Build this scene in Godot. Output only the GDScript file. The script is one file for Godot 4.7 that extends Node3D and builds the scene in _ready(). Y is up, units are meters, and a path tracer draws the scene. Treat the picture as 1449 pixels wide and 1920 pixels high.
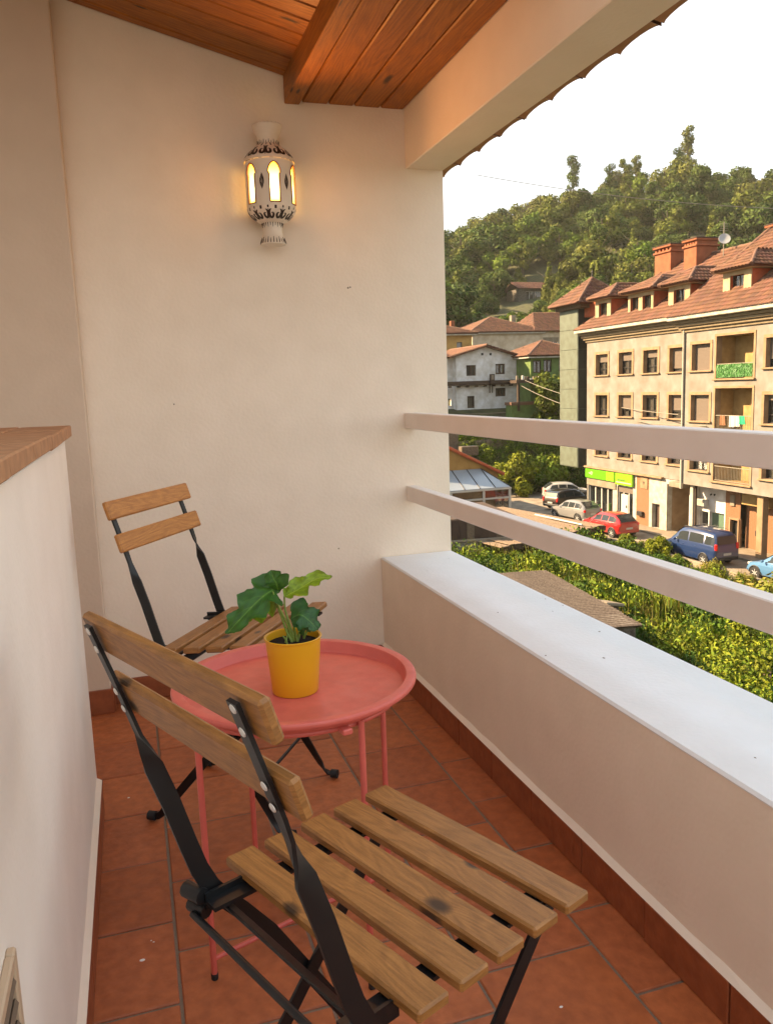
extends Node3D
# A small roofed balcony above a hillside town: camera, sky, sun first, then the balcony, its things, then the town and the hill.

var M := {}
var used := {}
var rng := RandomNumberGenerator.new()

# ---------------------------------------------------------------- naming and committing
func numbered(n: String) -> String:
	if not used.has(n):
		used[n] = 0
		return n
	used[n] += 1
	return "%s_%03d" % [n, used[n]]

func thing(n: String, label: String, cat: String, at := Vector3.ZERO, turn := 0.0, group := "") -> Node3D:
	var o := Node3D.new()
	o.name = numbered(n)
	o.position = at
	o.rotation.y = turn
	add_child(o, true)
	tag(o, label, cat, group)
	return o

func tag(o: Node, label: String, cat := "", group := "") -> Node:
	o.set_meta("label", label)
	if cat: o.set_meta("category", cat)
	if group: o.set_meta("group", group)
	return o

func put(n: String, mesh: Mesh, mat: Material, parent: Node = null, kind := "") -> MeshInstance3D:
	var o := MeshInstance3D.new()
	o.name = numbered(n) if parent == null else n
	o.mesh = mesh
	o.material_override = mat
	(self if parent == null else parent).add_child(o, true)
	if kind: o.set_meta("kind", kind)
	return o

func part(n: String, st: SurfaceTool, mat: Material, parent: Node = null, kind := "", smooth := true) -> MeshInstance3D:
	return put(n, done(st), mat, parent, kind)

func done(st: SurfaceTool) -> ArrayMesh:
	st.generate_normals()
	return st.commit()

func S(smooth := false) -> SurfaceTool:
	var st := SurfaceTool.new()
	st.begin(Mesh.PRIMITIVE_TRIANGLES)
	st.set_smooth_group(0 if smooth else -1)
	return st

# ---------------------------------------------------------------- shapes (front faces clockwise)
func tri(st: SurfaceTool, a: Vector3, b: Vector3, c: Vector3, ua := Vector2.ZERO, ub := Vector2.ZERO, uc := Vector2.ZERO) -> void:
	st.set_uv(ua); st.add_vertex(a)
	st.set_uv(ub); st.add_vertex(b)
	st.set_uv(uc); st.add_vertex(c)

# a b c d seen clockwise from outside
func quad(st: SurfaceTool, a: Vector3, b: Vector3, c: Vector3, d: Vector3, uv: Array = []) -> void:
	if uv.is_empty():
		var w := a.distance_to(b)
		var h := a.distance_to(d)
		uv = [Vector2(0, 0), Vector2(w, 0), Vector2(w, h), Vector2(0, h)]
	tri(st, a, b, c, uv[0], uv[1], uv[2])
	tri(st, a, c, d, uv[0], uv[2], uv[3])

func face(st: SurfaceTool, p: Array, n: Vector3, uvs: Array = []) -> void: # convex polygon turned so that its front looks along n
	var g: Vector3 = (p[1] - p[0]).cross(p[2] - p[0])
	var order := range(p.size())
	if g.dot(n) > 0.0: order.reverse()
	for i in range(1, p.size() - 1):
		var q := [order[0], order[i], order[i + 1]]
		for k in q:
			st.set_uv(uvs[k] if uvs.size() else Vector2.ZERO)
			st.add_vertex(p[k])

# box with chamfered edges; uv in metres, u along the box's own x
func box(st: SurfaceTool, size: Vector3, xf := Transform3D(), bev := 0.0, uv0 := Vector2.ZERO) -> void:
	var h := size * 0.5
	var b := minf(bev, minf(h.x, minf(h.y, h.z)) * 0.95)
	for ax in 3:
		for s in [-1.0, 1.0]:
			var i := (ax + 1) % 3
			var j := (ax + 2) % 3
			var p := []
			var uv := []
			for c in [[-1, -1], [1, -1], [1, 1], [-1, 1]]:
				var v := Vector3.ZERO
				v[ax] = s * h[ax]
				v[i] = c[0] * (h[i] - b)
				v[j] = c[1] * (h[j] - b)
				p.append(xf * v)
				uv.append(uv0 + box_uv(v, ax))
			var n := Vector3.ZERO
			n[ax] = s
			face(st, p, xf.basis * n, uv)
	if b <= 0.0: return
	for ax in 3: # edges along ax
		var i := (ax + 1) % 3
		var j := (ax + 2) % 3
		for si in [-1.0, 1.0]:
			for sj in [-1.0, 1.0]:
				var p := []
				var uv := []
				for c in [[-1, 0], [1, 0], [1, 1], [-1, 1]]:
					var v := Vector3.ZERO
					v[ax] = c[0] * (h[ax] - b)
					v[i] = si * (h[i] - (b if c[1] == 0 else 0.0))
					v[j] = sj * (h[j] - (b if c[1] == 1 else 0.0))
					p.append(xf * v)
					uv.append(uv0 + box_uv(v, i))
				var n := Vector3.ZERO
				n[i] = si
				n[j] = sj
				face(st, p, xf.basis * n, uv)
	for sx in [-1.0, 1.0]:
		for sy in [-1.0, 1.0]:
			for sz in [-1.0, 1.0]:
				var sg := Vector3(sx, sy, sz)
				var p := []
				for k in 3:
					var v := Vector3.ZERO
					for m in 3: v[m] = sg[m] * (h[m] - (0.0 if m == k else b))
					p.append(xf * v)
				face(st, p, xf.basis * sg, [uv0, uv0, uv0])

func box_uv(v: Vector3, ax: int) -> Vector2:
	if ax == 0: return Vector2(v.z, v.y)
	if ax == 1: return Vector2(v.x, v.z)
	return Vector2(v.x, v.y + 0.013)

func at(p: Vector3, b := Basis()) -> Transform3D:
	return Transform3D(b, p)

# box by its two corners
func block(st: SurfaceTool, a: Vector3, b: Vector3, bev := 0.0) -> void:
	box(st, (b - a).abs(), at((a + b) * 0.5), bev)

func boxp(n: String, a: Vector3, b: Vector3, mat: Material, parent: Node = null, bev := 0.0, kind := "") -> MeshInstance3D:
	var st := S()
	var c := (a + b) * 0.5
	box(st, (b - a).abs(), at(Vector3.ZERO if parent == null else c), bev)
	var o := part(n, st, mat, parent, kind)
	if parent == null: o.position = c
	return o

func frame_of(d: Vector3) -> Basis:
	var up := Vector3.UP if absf(d.y) < 0.95 else Vector3.RIGHT
	var x := up.cross(d).normalized()
	return Basis(x, d.cross(x).normalized(), d)

# round tube along points
func tube(st: SurfaceTool, pts: Array, r: float, n := 8, r_end := -1.0, caps := true) -> void:
	st.set_smooth_group(0)
	var rings := []
	for i in pts.size():
		var d: Vector3 = (pts[mini(i + 1, pts.size() - 1)] - pts[maxi(i - 1, 0)]).normalized()
		var f := frame_of(d)
		var rr := r if r_end < 0.0 else lerpf(r, r_end, float(i) / (pts.size() - 1))
		var ring := []
		for k in n:
			var a := TAU * k / n
			ring.append(pts[i] + (f.x * cos(a) + f.y * sin(a)) * rr)
		rings.append(ring)
	for i in pts.size() - 1:
		for k in n:
			var k2 := (k + 1) % n
			var mid: Vector3 = (rings[i][k] + rings[i][k2]) * 0.5 - (pts[i] as Vector3)
			face(st, [rings[i][k], rings[i][k2], rings[i + 1][k2], rings[i + 1][k]], mid, [Vector2(k, i), Vector2(k + 1, i), Vector2(k + 1, i + 1), Vector2(k, i + 1)])
	st.set_smooth_group(-1)
	if caps:
		face(st, rings[0], pts[0] - pts[1])
		face(st, rings[-1], pts[-1] - pts[-2])

# bar swept with a rectangular section; each station is [point, half axis a, half axis b]
func sweep(st: SurfaceTool, stations: Array) -> void:
	var rings := []
	for s in stations:
		rings.append([s[0] - s[1] - s[2], s[0] + s[1] - s[2], s[0] + s[1] + s[2], s[0] - s[1] + s[2]])
	for i in rings.size() - 1:
		for k in 4:
			var k2 := (k + 1) % 4
			st.set_smooth_group(k + 1)
			var out: Vector3 = (rings[i][k] + rings[i][k2] + rings[i + 1][k] + rings[i + 1][k2]) * 0.25 - (stations[i][0] + stations[i + 1][0]) * 0.5
			face(st, [rings[i][k], rings[i][k2], rings[i + 1][k2], rings[i + 1][k]], out)
	st.set_smooth_group(-1)
	face(st, rings[0], stations[0][0] - stations[1][0])
	face(st, rings[-1], stations[-1][0] - stations[-2][0])

# solid of revolution about y; profile of Vector2(radius, height), listed so that the outside lies to the left going down
func lathe(st: SurfaceTool, prof: Array, n := 32, c := Vector3.ZERO, crease := 0.6) -> void:
	var g := 1
	for i in prof.size() - 1:
		var a: Vector2 = prof[i]
		var b: Vector2 = prof[i + 1]
		if a.distance_to(b) < 1e-6: continue
		if i > 0:
			var d0: Vector2 = (a - (prof[i - 1] as Vector2)).normalized()
			if d0.dot((b - a).normalized()) < cos(crease): g += 1
		st.set_smooth_group(g)
		var v0 := float(i) / prof.size()
		var v1 := float(i + 1) / prof.size()
		for k in n:
			var t0 := TAU * k / n
			var t1 := TAU * (k + 1) / n
			var p00 := c + Vector3(a.x * cos(t0), a.y, a.x * sin(t0))
			var p01 := c + Vector3(a.x * cos(t1), a.y, a.x * sin(t1))
			var p10 := c + Vector3(b.x * cos(t0), b.y, b.x * sin(t0))
			var p11 := c + Vector3(b.x * cos(t1), b.y, b.x * sin(t1))
			var u0 := float(k) / n
			var u1 := float(k + 1) / n
			if a.x > 1e-6: tri(st, p00, p01, p10, Vector2(u0, v0), Vector2(u1, v0), Vector2(u0, v1))
			if b.x > 1e-6: tri(st, p01, p11, p10, Vector2(u1, v0), Vector2(u1, v1), Vector2(u0, v1))
	st.set_smooth_group(-1)

# ---------------------------------------------------------------- materials
func lin(r: float, g: float, b: float) -> Color:
	return Color(r, g, b).linear_to_srgb()

func mat(c: Color, rough := 0.8, metal := 0.0) -> StandardMaterial3D:
	var m := StandardMaterial3D.new()
	m.albedo_color = c
	m.roughness = rough
	m.metallic = metal
	return m

func noise_tex(freq: float, lo: float, hi: float, size := 512, kind := FastNoiseLite.TYPE_SIMPLEX_SMOOTH, oct := 4, sd := 1) -> NoiseTexture2D:
	var n := FastNoiseLite.new()
	n.noise_type = kind
	n.frequency = freq
	n.fractal_octaves = oct
	n.seed = sd
	var t := NoiseTexture2D.new()
	t.width = size
	t.height = size
	t.seamless = true
	t.noise = n
	var g := Gradient.new()
	g.set_color(0, Color(lo, lo, lo))
	g.set_color(1, Color(hi, hi, hi))
	t.color_ramp = g
	return t

func tinted_noise(freq: float, a: Color, b: Color, size := 256, oct := 4, sd := 1) -> NoiseTexture2D:
	var t := noise_tex(freq, 0, 1, size, FastNoiseLite.TYPE_SIMPLEX_SMOOTH, oct, sd)
	t.color_ramp.set_color(0, a)
	t.color_ramp.set_color(1, b)
	return t

func rough_cast(c: Color, scale: float, relief: float, tex: Texture2D, hgt: Texture2D, rough := 0.9) -> StandardMaterial3D:
	var m := mat(c, rough)
	m.uv1_triplanar = true
	m.uv1_world_triplanar = true
	m.uv1_scale = Vector3.ONE * scale
	m.albedo_texture = tex
	if relief > 0.0:
		m.heightmap_enabled = true
		m.heightmap_scale = relief
		m.heightmap_texture = hgt
	return m

# plank texture: u along the grain, v across, with rings, streaks and knots
func wood_image(w: int, h: int, sd: int, dark: Color, light: Color, knots: Array) -> ImageTexture:
	var im := Image.create(w, h, false, Image.FORMAT_RGB8)
	var n := FastNoiseLite.new()
	n.seed = sd
	n.frequency = 1.0
	n.fractal_octaves = 3
	for y in h:
		for x in w:
			var u := float(x) / w
			var v := float(y) / h
			var kd := 0.0
			var warp := 0.0
			for k in knots:
				var dx: float = (u - k[0]) * k[3]
				var dy: float = (v - k[1]) * (float(h) / w) * k[3]
				var d: float = sqrt(dx * dx * 0.45 + dy * dy * 1.6) / k[2]
				kd = maxf(kd, clampf(1.25 - d, 0.0, 1.0))
				warp += exp(-d * d * 0.22) * (0.11 if dy > 0.0 else -0.11) / (1.0 + d)
			var vv := v + warp
			var edge := minf(u, 1.0 - u) * 8.0
			var rings := sin((vv * 34.0 + n.get_noise_2d(cos(u * TAU) * 0.5 + 3.0, vv * 3.0 + sin(u * TAU) * 0.4) * 7.0) * 2.0)
			var streak := n.get_noise_2d(cos(u * TAU) * 1.2, vv * 60.0 + sin(u * TAU) * 1.2)
			var fine := n.get_noise_2d(u * 90.0, v * 240.0)
			var t := clampf(0.55 + 0.12 * rings + 0.34 * streak + 0.16 * fine, 0.0, 1.0)
			var c := dark.lerp(light, t)
			c = c.lerp(dark * 0.42, clampf(kd * 1.1, 0.0, 0.88))
			im.set_pixel(x, y, c)
	return ImageTexture.create_from_image(im)

func wood_mat(t: Texture2D, per_m: Vector2, tint := Color.WHITE, rough := 0.55) -> StandardMaterial3D:
	var m := mat(tint, rough)
	m.albedo_texture = t
	m.uv1_scale = Vector3(per_m.x, per_m.y, 1)
	m.heightmap_enabled = true
	m.heightmap_texture = t
	m.heightmap_scale = 0.05
	return m

func make_materials() -> void:
	var mott := tinted_noise(0.012, Color(0.972, 0.968, 0.962), Color(1, 1, 1), 512, 5, 3)
	var stucco := noise_tex(0.14, 0, 1, 512, FastNoiseLite.TYPE_SIMPLEX_SMOOTH, 5, 8)
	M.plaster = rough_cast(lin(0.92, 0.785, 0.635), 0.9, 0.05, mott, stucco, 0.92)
	M.plaster_stairs_shade = rough_cast(lin(0.70, 0.545, 0.415), 0.9, 0.05, mott, stucco, 0.92)  # plaster darkened: shade of the enclosed stairwell put into the colour
	M.plaster_white = rough_cast(lin(0.91, 0.83, 0.73), 0.9, 0.045, mott, stucco, 0.9)
	M.cap = rough_cast(lin(0.87, 0.85, 0.83), 0.9, 0.05, mott, stucco, 0.75)  # whiter copy of the wall paint: sky light on the parapet top put into colour
	M.rail = rough_cast(lin(0.90, 0.81, 0.735), 0.9, 0.03, mott, stucco, 0.6)
	var clay := tinted_noise(0.02, Color(0.83, 0.81, 0.80), Color(1, 1, 1), 512, 5, 5)
	var clay_h := noise_tex(0.03, 0, 1, 512, FastNoiseLite.TYPE_SIMPLEX_SMOOTH, 5, 15)
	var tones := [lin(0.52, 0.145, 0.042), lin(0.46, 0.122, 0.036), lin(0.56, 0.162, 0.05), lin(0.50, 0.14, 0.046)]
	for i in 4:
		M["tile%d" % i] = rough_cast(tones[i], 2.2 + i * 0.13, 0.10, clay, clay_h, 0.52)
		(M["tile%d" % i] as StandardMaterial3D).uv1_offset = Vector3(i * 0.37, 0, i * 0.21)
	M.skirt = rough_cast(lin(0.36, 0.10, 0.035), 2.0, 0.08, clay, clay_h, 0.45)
	M.coping = rough_cast(lin(0.50, 0.255, 0.12), 2.0, 0.06, clay, clay_h, 0.7)
	M.grout = rough_cast(lin(0.25, 0.18, 0.125), 3.0, 0.2, mott, stucco, 0.95)
	M.mortar = rough_cast(lin(0.62, 0.55, 0.48), 3.0, 0.2, mott, stucco, 0.95)
	var pine := []
	for i in 3:
		pine.append(wood_image(512, 160, 20 + i, Color(0.40, 0.215, 0.03), Color(0.715, 0.44, 0.09), [[0.2 + 0.1 * i, 0.4, 0.022, 1.6], [0.62, 0.63 - 0.1 * i, 0.03, 1.6], [0.86, 0.3 + 0.2 * i, 0.016, 1.6]]))
		M["pine%d" % i] = wood_mat(pine[i], Vector2(0.72, 4.6), Color(1, 1, 1), 0.5)
	M.pine_dark = wood_mat(pine[0], Vector2(0.7, 5.0), Color(0.16, 0.13, 0.12), 0.7)
	for i in 3:
		var t := wood_image(768, 256, 40 + i, Color(0.45, 0.285, 0.125), Color(0.70, 0.48, 0.245), [[0.12 + 0.2 * i, 0.1 + 0.1 * i, 0.02, 1.1], [0.75 - 0.15 * i, 0.55, 0.026, 1.1], [0.4, 0.85 - 0.1 * i, 0.018, 1.1]])
		M["acacia%d" % i] = wood_mat(t, Vector2(1.9, 5.2), Color(1, 1, 1), 0.48)
	M.acacia_lit = wood_mat(wood_image(512, 128, 77, Color(0.57, 0.35, 0.145), Color(0.80, 0.55, 0.265), []), Vector2(1.6, 6.0), Color(1, 1, 1), 0.5)  # paler, more orange acacia: light falling on the far chair put into the colour
	M.black = mat(lin(0.006, 0.006, 0.0065), 0.42)
	M.screw = mat(lin(0.72, 0.70, 0.66), 0.35, 0.6)
	M.coral = mat(lin(0.70, 0.135, 0.098), 0.38)
	var wear := noise_tex(0.02, 0.55, 1.0, 256, FastNoiseLite.TYPE_SIMPLEX_SMOOTH, 5, 61)
	for k in ["coral"]:
		M[k].roughness = 0.55
		M[k].roughness_texture = wear
		M[k].uv1_triplanar = true
		M[k].uv1_scale = Vector3.ONE * 3.0
		M[k].albedo_texture = tinted_noise(0.03, Color(0.93, 0.92, 0.92), Color(1, 1, 1), 256, 5, 62)
	M.rubber = mat(lin(0.02, 0.02, 0.02), 0.7)
	M.pot = mat(lin(0.72, 0.36, 0.01), 0.34)
	M.soil = rough_cast(lin(0.02, 0.012, 0.008), 20.0, 1.0, mott, stucco, 1.0)
	M.mott = mott
	M.stucco_h = stucco
	M.clay = clay
	M.clay_h = clay_h

# ---------------------------------------------------------------- the balcony
const DZ := -2.8357      # end wall
const XP := 0.8623       # inner face of the parapet
const XQ := 1.1456       # its outer face
const HP := 0.4214
const XH := -0.1501      # half wall
const ZS := -2.7546      # shallow wall beside the stairs
const XS := -0.1277
const XB := 1.0047       # plaster beam
const XO := 1.1486
const LAMP := 0.05
const ZC := -1.6       # roof end, cut back out of view so more sky lights the balcony
const ZB := -1.0       # end of the plaster beam
const Z1 := 2.0          # where the balcony ends behind the camera

func struct(n: String, a: Vector3, b: Vector3, m: Material, bev := 0.0) -> MeshInstance3D:
	return boxp(n, a, b, m, null, bev, "structure")

func balcony() -> void:
	# floor: bed of grout, then every tile in view as a piece
	var bed := struct("floor", Vector3(-0.16, -0.20, DZ + 0.0), Vector3(XP + 0.02, -0.0035, Z1), M.grout)
	rng.seed = 11
	var cols := [[-0.148, 0.0045, -2.25], [0.0105, 0.2525, -2.155], [0.2585, 0.5115, -2.045], [0.5175, 0.7525, -2.135], [0.7585, 0.861, -2.23]]
	var vars := []
	for c in cols.size():
		var size := Vector3(cols[c][1] - cols[c][0], 0.012, 0.227)
		vars.append(size)
		var z: float = cols[c][2] - 0.2325 * 4
		while z < Z1:
			var z0 := maxf(z + 0.003, DZ + 0.004)
			var z1 := minf(z + 0.2295, Z1 - 0.01)
			z += 0.2325
			if z1 - z0 < 0.02: continue
			var st := S()
			var wide := 0.105 if c == 0 and z1 < -2.09 else 0.0
			box(st, Vector3(size.x + wide, 0.012, z1 - z0), at(Vector3(-wide * 0.5, 0, 0)), 0.0022)
			var o := put("tile", done(st), M["tile%d" % rng.randi_range(0, 3)], bed)
			o.position = Vector3((cols[c][0] + cols[c][1]) * 0.5, -0.006 + rng.randf_range(-0.0006, 0.0006), (z0 + z1) * 0.5) - bed.position
			o.rotation = Vector3(rng.randf_range(-0.002, 0.002), rng.randf_range(-0.003, 0.003), rng.randf_range(-0.002, 0.002))
	# tiles of the stair landing beyond the half wall
	for k in 3:
		for i in 3:
			var st := S()
			box(st, Vector3(0.244, 0.012, 0.229), Transform3D(), 0.0022)
			var o := put("tile", done(st), M["tile%d" % ((i + k) % 4)], bed)
			o.position = Vector3(-0.378 - i * 0.25, -0.006, -2.637 + k * 0.2325) - bed.position
	boxp("landing", Vector3(-1.24, -0.2, -2.754), Vector3(-0.162, -0.0036, -2.05), M.grout, null, 0, "structure")
	# a few splashes of old white paint on the tiles
	for q in [[-0.056, -1.455, 0.0045], [-0.034, -1.5, 0.0016], [-0.0385, -1.506, 0.0014], [-0.079, -2.115, 0.003], [0.62, -1.085, 0.003]]:
		var st := S(true)
		lathe(st, [Vector2(0, 0.0016), Vector2(q[2] * 0.8, 0.0012), Vector2(q[2], 0.0)], 9)
		var o := part("paint_spot", st, M.cap, bed)
		o.position = Vector3(q[0], 0.0, q[1]) - bed.position
		o.scale = Vector3(1.25, 1, 0.8)
	# end wall with the lamp, and the shallow wall beside the stairs
	struct("wall_end", Vector3(-2.4, -7.0, DZ - 0.24), Vector3(XQ + 0.0, 3.4, DZ), M.plaster)
	struct("wall_stairs", Vector3(-2.4, -3.0, DZ + 0.002), Vector3(XS, 3.4, ZS), M.plaster_stairs_shade, 0.004)
	# tiny scuffs on the end wall
	for q in [[0.776, 1.405, 0.0035], [0.784, 1.407, 0.003], [0.70, 0.47, 0.003], [0.15, 1.02, 0.0025]]:
		var sp := S(true)
		lathe(sp, [Vector2(0, 0.0012), Vector2(q[2], 0.0)], 7)
		var so := part("wall_mark", sp, M.grout, get_node("wall_end"))
		so.position = Vector3(q[0], q[1], DZ) - (get_node("wall_end") as Node3D).position
		so.rotation.x = PI / 2
	# parapet: one casting, one paint; the whiter cap colour stands for sky light
	var par := struct("parapet", Vector3(XP, -0.21, DZ + 0.001), Vector3(XQ, HP - 0.004, Z1), M.plaster)
	var st := S()
	box(st, Vector3(XQ - XP, 0.012, Z1 - DZ - 0.001), Transform3D(), 0.005)
	var cap := part("parapet_cap", st, M.cap, par)
	cap.position = Vector3((XP + XQ) * 0.5, HP - 0.0055, (Z1 + DZ + 0.001) * 0.5) - par.position
	cap.scale = Vector3(1.006, 1, 1)
	rng.seed = 44
	for k in 13: # specks of dirt on the white top
		var sp := S(true)
		lathe(sp, [Vector2(0, 0.0012), Vector2(rng.randf_range(0.0012, 0.0034), 0.0)], 6)
		var so := part("dirt_speck", sp, M.grout, par)
		so.position = Vector3(rng.randf_range(XP + 0.01, XQ - 0.01), HP + 0.0006, rng.randf_range(DZ, -0.4)) - par.position
		so.scale = Vector3(1, 1, rng.randf_range(0.8, 2.2))
	boxp("outer_wall", Vector3(XP + 0.02, -7.0, DZ + 0.002), Vector3(XQ - 0.004, -0.212, Z1), M.plaster, null, 0, "structure")
	# skirting tiles
	rng.seed = 5
	var z := -2.755
	var first := true
	while z < Z1 - 0.05:
		var z0 := DZ + 0.003 if first else z + 0.001
		first = false
		var s2 := S()
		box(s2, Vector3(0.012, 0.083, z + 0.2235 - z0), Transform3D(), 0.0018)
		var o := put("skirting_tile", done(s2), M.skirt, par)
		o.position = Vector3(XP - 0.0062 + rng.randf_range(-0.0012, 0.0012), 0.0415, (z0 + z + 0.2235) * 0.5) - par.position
		z += 0.2253
	fillet(par, "skirting_mortar", Vector3(XP, 0.083, DZ + 0.004), Vector3(XP, 0.083, Z1), Vector3(-1, 0, 0))
	var endw := get_node("wall_end") as Node3D
	for i in 5:
		var s2 := S()
		var x0 := XS + 0.006 + i * 0.2
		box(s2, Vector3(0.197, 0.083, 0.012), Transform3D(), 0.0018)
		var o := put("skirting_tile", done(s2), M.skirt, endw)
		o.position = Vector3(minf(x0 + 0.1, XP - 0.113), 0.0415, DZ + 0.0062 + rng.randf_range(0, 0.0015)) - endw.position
	var sw := get_node("wall_stairs") as Node3D
	for i in 4:
		var s2 := S()
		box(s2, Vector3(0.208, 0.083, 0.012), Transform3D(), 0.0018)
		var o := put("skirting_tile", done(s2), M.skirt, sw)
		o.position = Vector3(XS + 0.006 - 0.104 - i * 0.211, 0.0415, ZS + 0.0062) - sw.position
	var s3 := S()
	box(s3, Vector3(0.010, 0.083, 0.078), Transform3D(), 0.0018)
	put("skirting_tile", done(s3), M.skirt, sw).position = Vector3(XS + 0.0052, 0.0415, (DZ + ZS) * 0.5 + 0.004) - sw.position
	# rails
	for r in [[0.899, 0.9568, "upper painted steel rail between end wall and beam, level with the rooftops", 0.044], [0.6285, 0.6849, "lower painted steel rail, just above the white parapet top", 0.040]]:
		var o := boxp("railing", Vector3(0.9713, r[0], DZ - 0.004), Vector3(0.9713 + r[3], r[1], Z1), M.rail, null, 0.0025)
		tag(o, r[2], "railing")
	# half wall with its brick coping
	var half := struct("wall_half", Vector3(-0.33, -0.21, -2.083), Vector3(XH, 0.9575, Z1), M.plaster_white, 0.006)
	z = -2.122
	rng.seed = 21
	while z < Z1:
		var s2 := S()
		box(s2, Vector3(0.113, 0.027, 0.268), Transform3D(), 0.0025)
		for k in 2:
			var o := put("coping_tile", done(s2), M.coping, half)
			o.position = Vector3(-0.1935 - k * 0.1155 + rng.randf_range(-0.0016, 0.0016), 0.9725 + rng.randf_range(-0.0015, 0.0015), z + 0.135) - half.position
			o.rotation.y = rng.randf_range(-0.01, 0.01)
		z += 0.2705
	var mz := boxp("coping_mortar", Vector3(-0.318, 0.9577, -2.115), Vector3(-0.148, 0.982, Z1), M.mortar, half)
	mz.position -= half.position
	mz.mesh = mz.mesh
	z = -2.07
	while z < Z1 - 0.2:
		var s2 := S()
		box(s2, Vector3(0.012, 0.083, 0.2225), Transform3D(), 0.0018)
		var o := put("skirting_tile", done(s2), M.skirt, half)
		o.position = Vector3(XH + 0.0062, 0.0415, z + 0.112) - half.position
		z += 0.2253
	fillet(half, "skirting_mortar", Vector3(XH, 0.083, -2.07), Vector3(XH, 0.083, Z1), Vector3(1, 0, 0))
	# stairwell: unseen outer wall, made tall and long to block the sun; stairs going down
	struct("wall_side", Vector3(-1.45, -3.0, DZ), Vector3(-1.25, 3.6, 2.0), M.plaster)
	var stairs := struct("stairs", Vector3(-1.25, -3.0, -2.04), Vector3(-0.34, -2.9, Z1), M.grout)
	for i in 11:
		if -1.83 + i * 0.28 > Z1: break
		var b := boxp("step", Vector3(-1.249, -2.9, -2.04 + i * 0.28), Vector3(-0.341, -0.18 - i * 0.175, -1.76 + i * 0.28), M["tile%d" % (i % 4)], stairs, 0.004)
		b.position -= stairs.position
		b.mesh = b.mesh
	# plaster beam above the opening
	struct("beam_outer", Vector3(XB, 1.816, DZ - 0.24), Vector3(XO, 2.35, ZB), M.plaster, 0.003)
	# lower soffit: five boards running out towards the camera, and the boxed beam beside them
	var sof := struct("soffit", Vector3(0.60, 2.03, DZ - 0.02), Vector3(XB + 0.02, 2.05, ZC), M.pine_dark)
	var sx := [0.6375, 0.7305, 0.8205, 0.9155, XB - 0.002]
	for i in 4:
		var s2 := S()
		var bw: float = sx[i + 1] - sx[i] - 0.0045
		box(s2, Vector3(ZC - DZ - 0.002, bw, 0.018), at(Vector3.ZERO, Basis(Vector3(0, 0, 1), Vector3(1, 0, 0), Vector3(0, 1, 0))), 0.004, Vector2(i * 0.61, i * 0.37))
		var o := put("board", done(s2), M["pine%d" % (i % 3)], sof)
		o.position = Vector3(sx[i] + 0.003 + bw * 0.5, 2.0205, (ZC + DZ) * 0.5) - sof.position
	var s4 := S()
	box(s4, Vector3(ZC - DZ - 0.001, 0.052, 0.42), at(Vector3.ZERO, Basis(Vector3(0, 0, 1), Vector3(1, 0, 0), Vector3(0, 1, 0))), 0.003, Vector2(0.3, 0.1))
	var bm := put("beam_timber", done(s4), M.pine1, null, "structure")
	bm.position = Vector3(0.606, 2.0035 + 0.21, (ZC + DZ) * 0.5)
	# sloping boarded ceiling
	var ceil := put("ceiling", null, M.pine_dark, null, "structure")
	var sl := atan2(0.172, 0.688)
	var L := 2.3
	var bas := Basis(Vector3(0, 0, 1), -sl)
	var cst := S()
	box(cst, Vector3(L, 0.02, ZC - DZ + 0.1), at(Vector3.ZERO), 0.0)
	ceil.mesh = done(cst)
	var corner := Vector3(0.600, 2.0802, 0)
	ceil.transform = Transform3D(bas, corner - bas.x * L * 0.5 + bas.y * 0.031 + Vector3(0, 0, (ZC + DZ) * 0.5))
	z = DZ + 0.003
	var i2 := 0
	var widths := [0.048, 0.098, 0.098, 0.078, 0.094, 0.085, 0.088]
	while z < ZC:
		var w: float = widths[i2] if i2 < widths.size() else 0.09
		var s2 := S()
		box(s2, Vector3(L, 0.016, w - 0.0045), Transform3D(), 0.004, Vector2(i2 * 0.53, i2 * 0.29))
		var o := put("board", done(s2), M["pine%d" % (i2 % 3)], ceil)
		o.position = Vector3(0, -0.019, z + w * 0.5 - (ZC + DZ) * 0.5)
		z += w
		i2 += 1
	# roof over the far end only, with the tile ends that show under the eave
	var roof := struct("roof", Vector3(-3.2, 2.9, -3.2), Vector3(0.4, 3.1, ZC + 0.2), M.grout)
	roof.mesh = null
	var rst := S()
	face(rst, [Vector3(-3.2, 3.35, -3.12), Vector3(1.17, 2.12, -3.12), Vector3(1.17, 2.12, ZC + 0.2), Vector3(-3.2, 3.35, ZC + 0.2)], Vector3.UP)
	face(rst, [Vector3(-3.2, 3.25, -3.12), Vector3(1.17, 2.02, -3.12), Vector3(1.17, 2.02, ZC + 0.2), Vector3(-3.2, 3.25, ZC + 0.2)], Vector3.DOWN)
	face(rst, [Vector3(-3.2, 3.35, -3.12), Vector3(1.17, 2.12, -3.12), Vector3(1.17, 2.02, -3.12), Vector3(-3.2, 3.25, -3.12)], Vector3(0, 0, -1))
	face(rst, [Vector3(1.17, 2.12, -3.12), Vector3(1.17, 2.02, -3.12), Vector3(1.17, 2.02, ZC), Vector3(1.17, 2.12, ZC)], Vector3(1, 0, 0))
	roof.mesh = done(rst)
	roof.position = Vector3.ZERO
	rng.seed = 4
	z = DZ - 0.24
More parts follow.
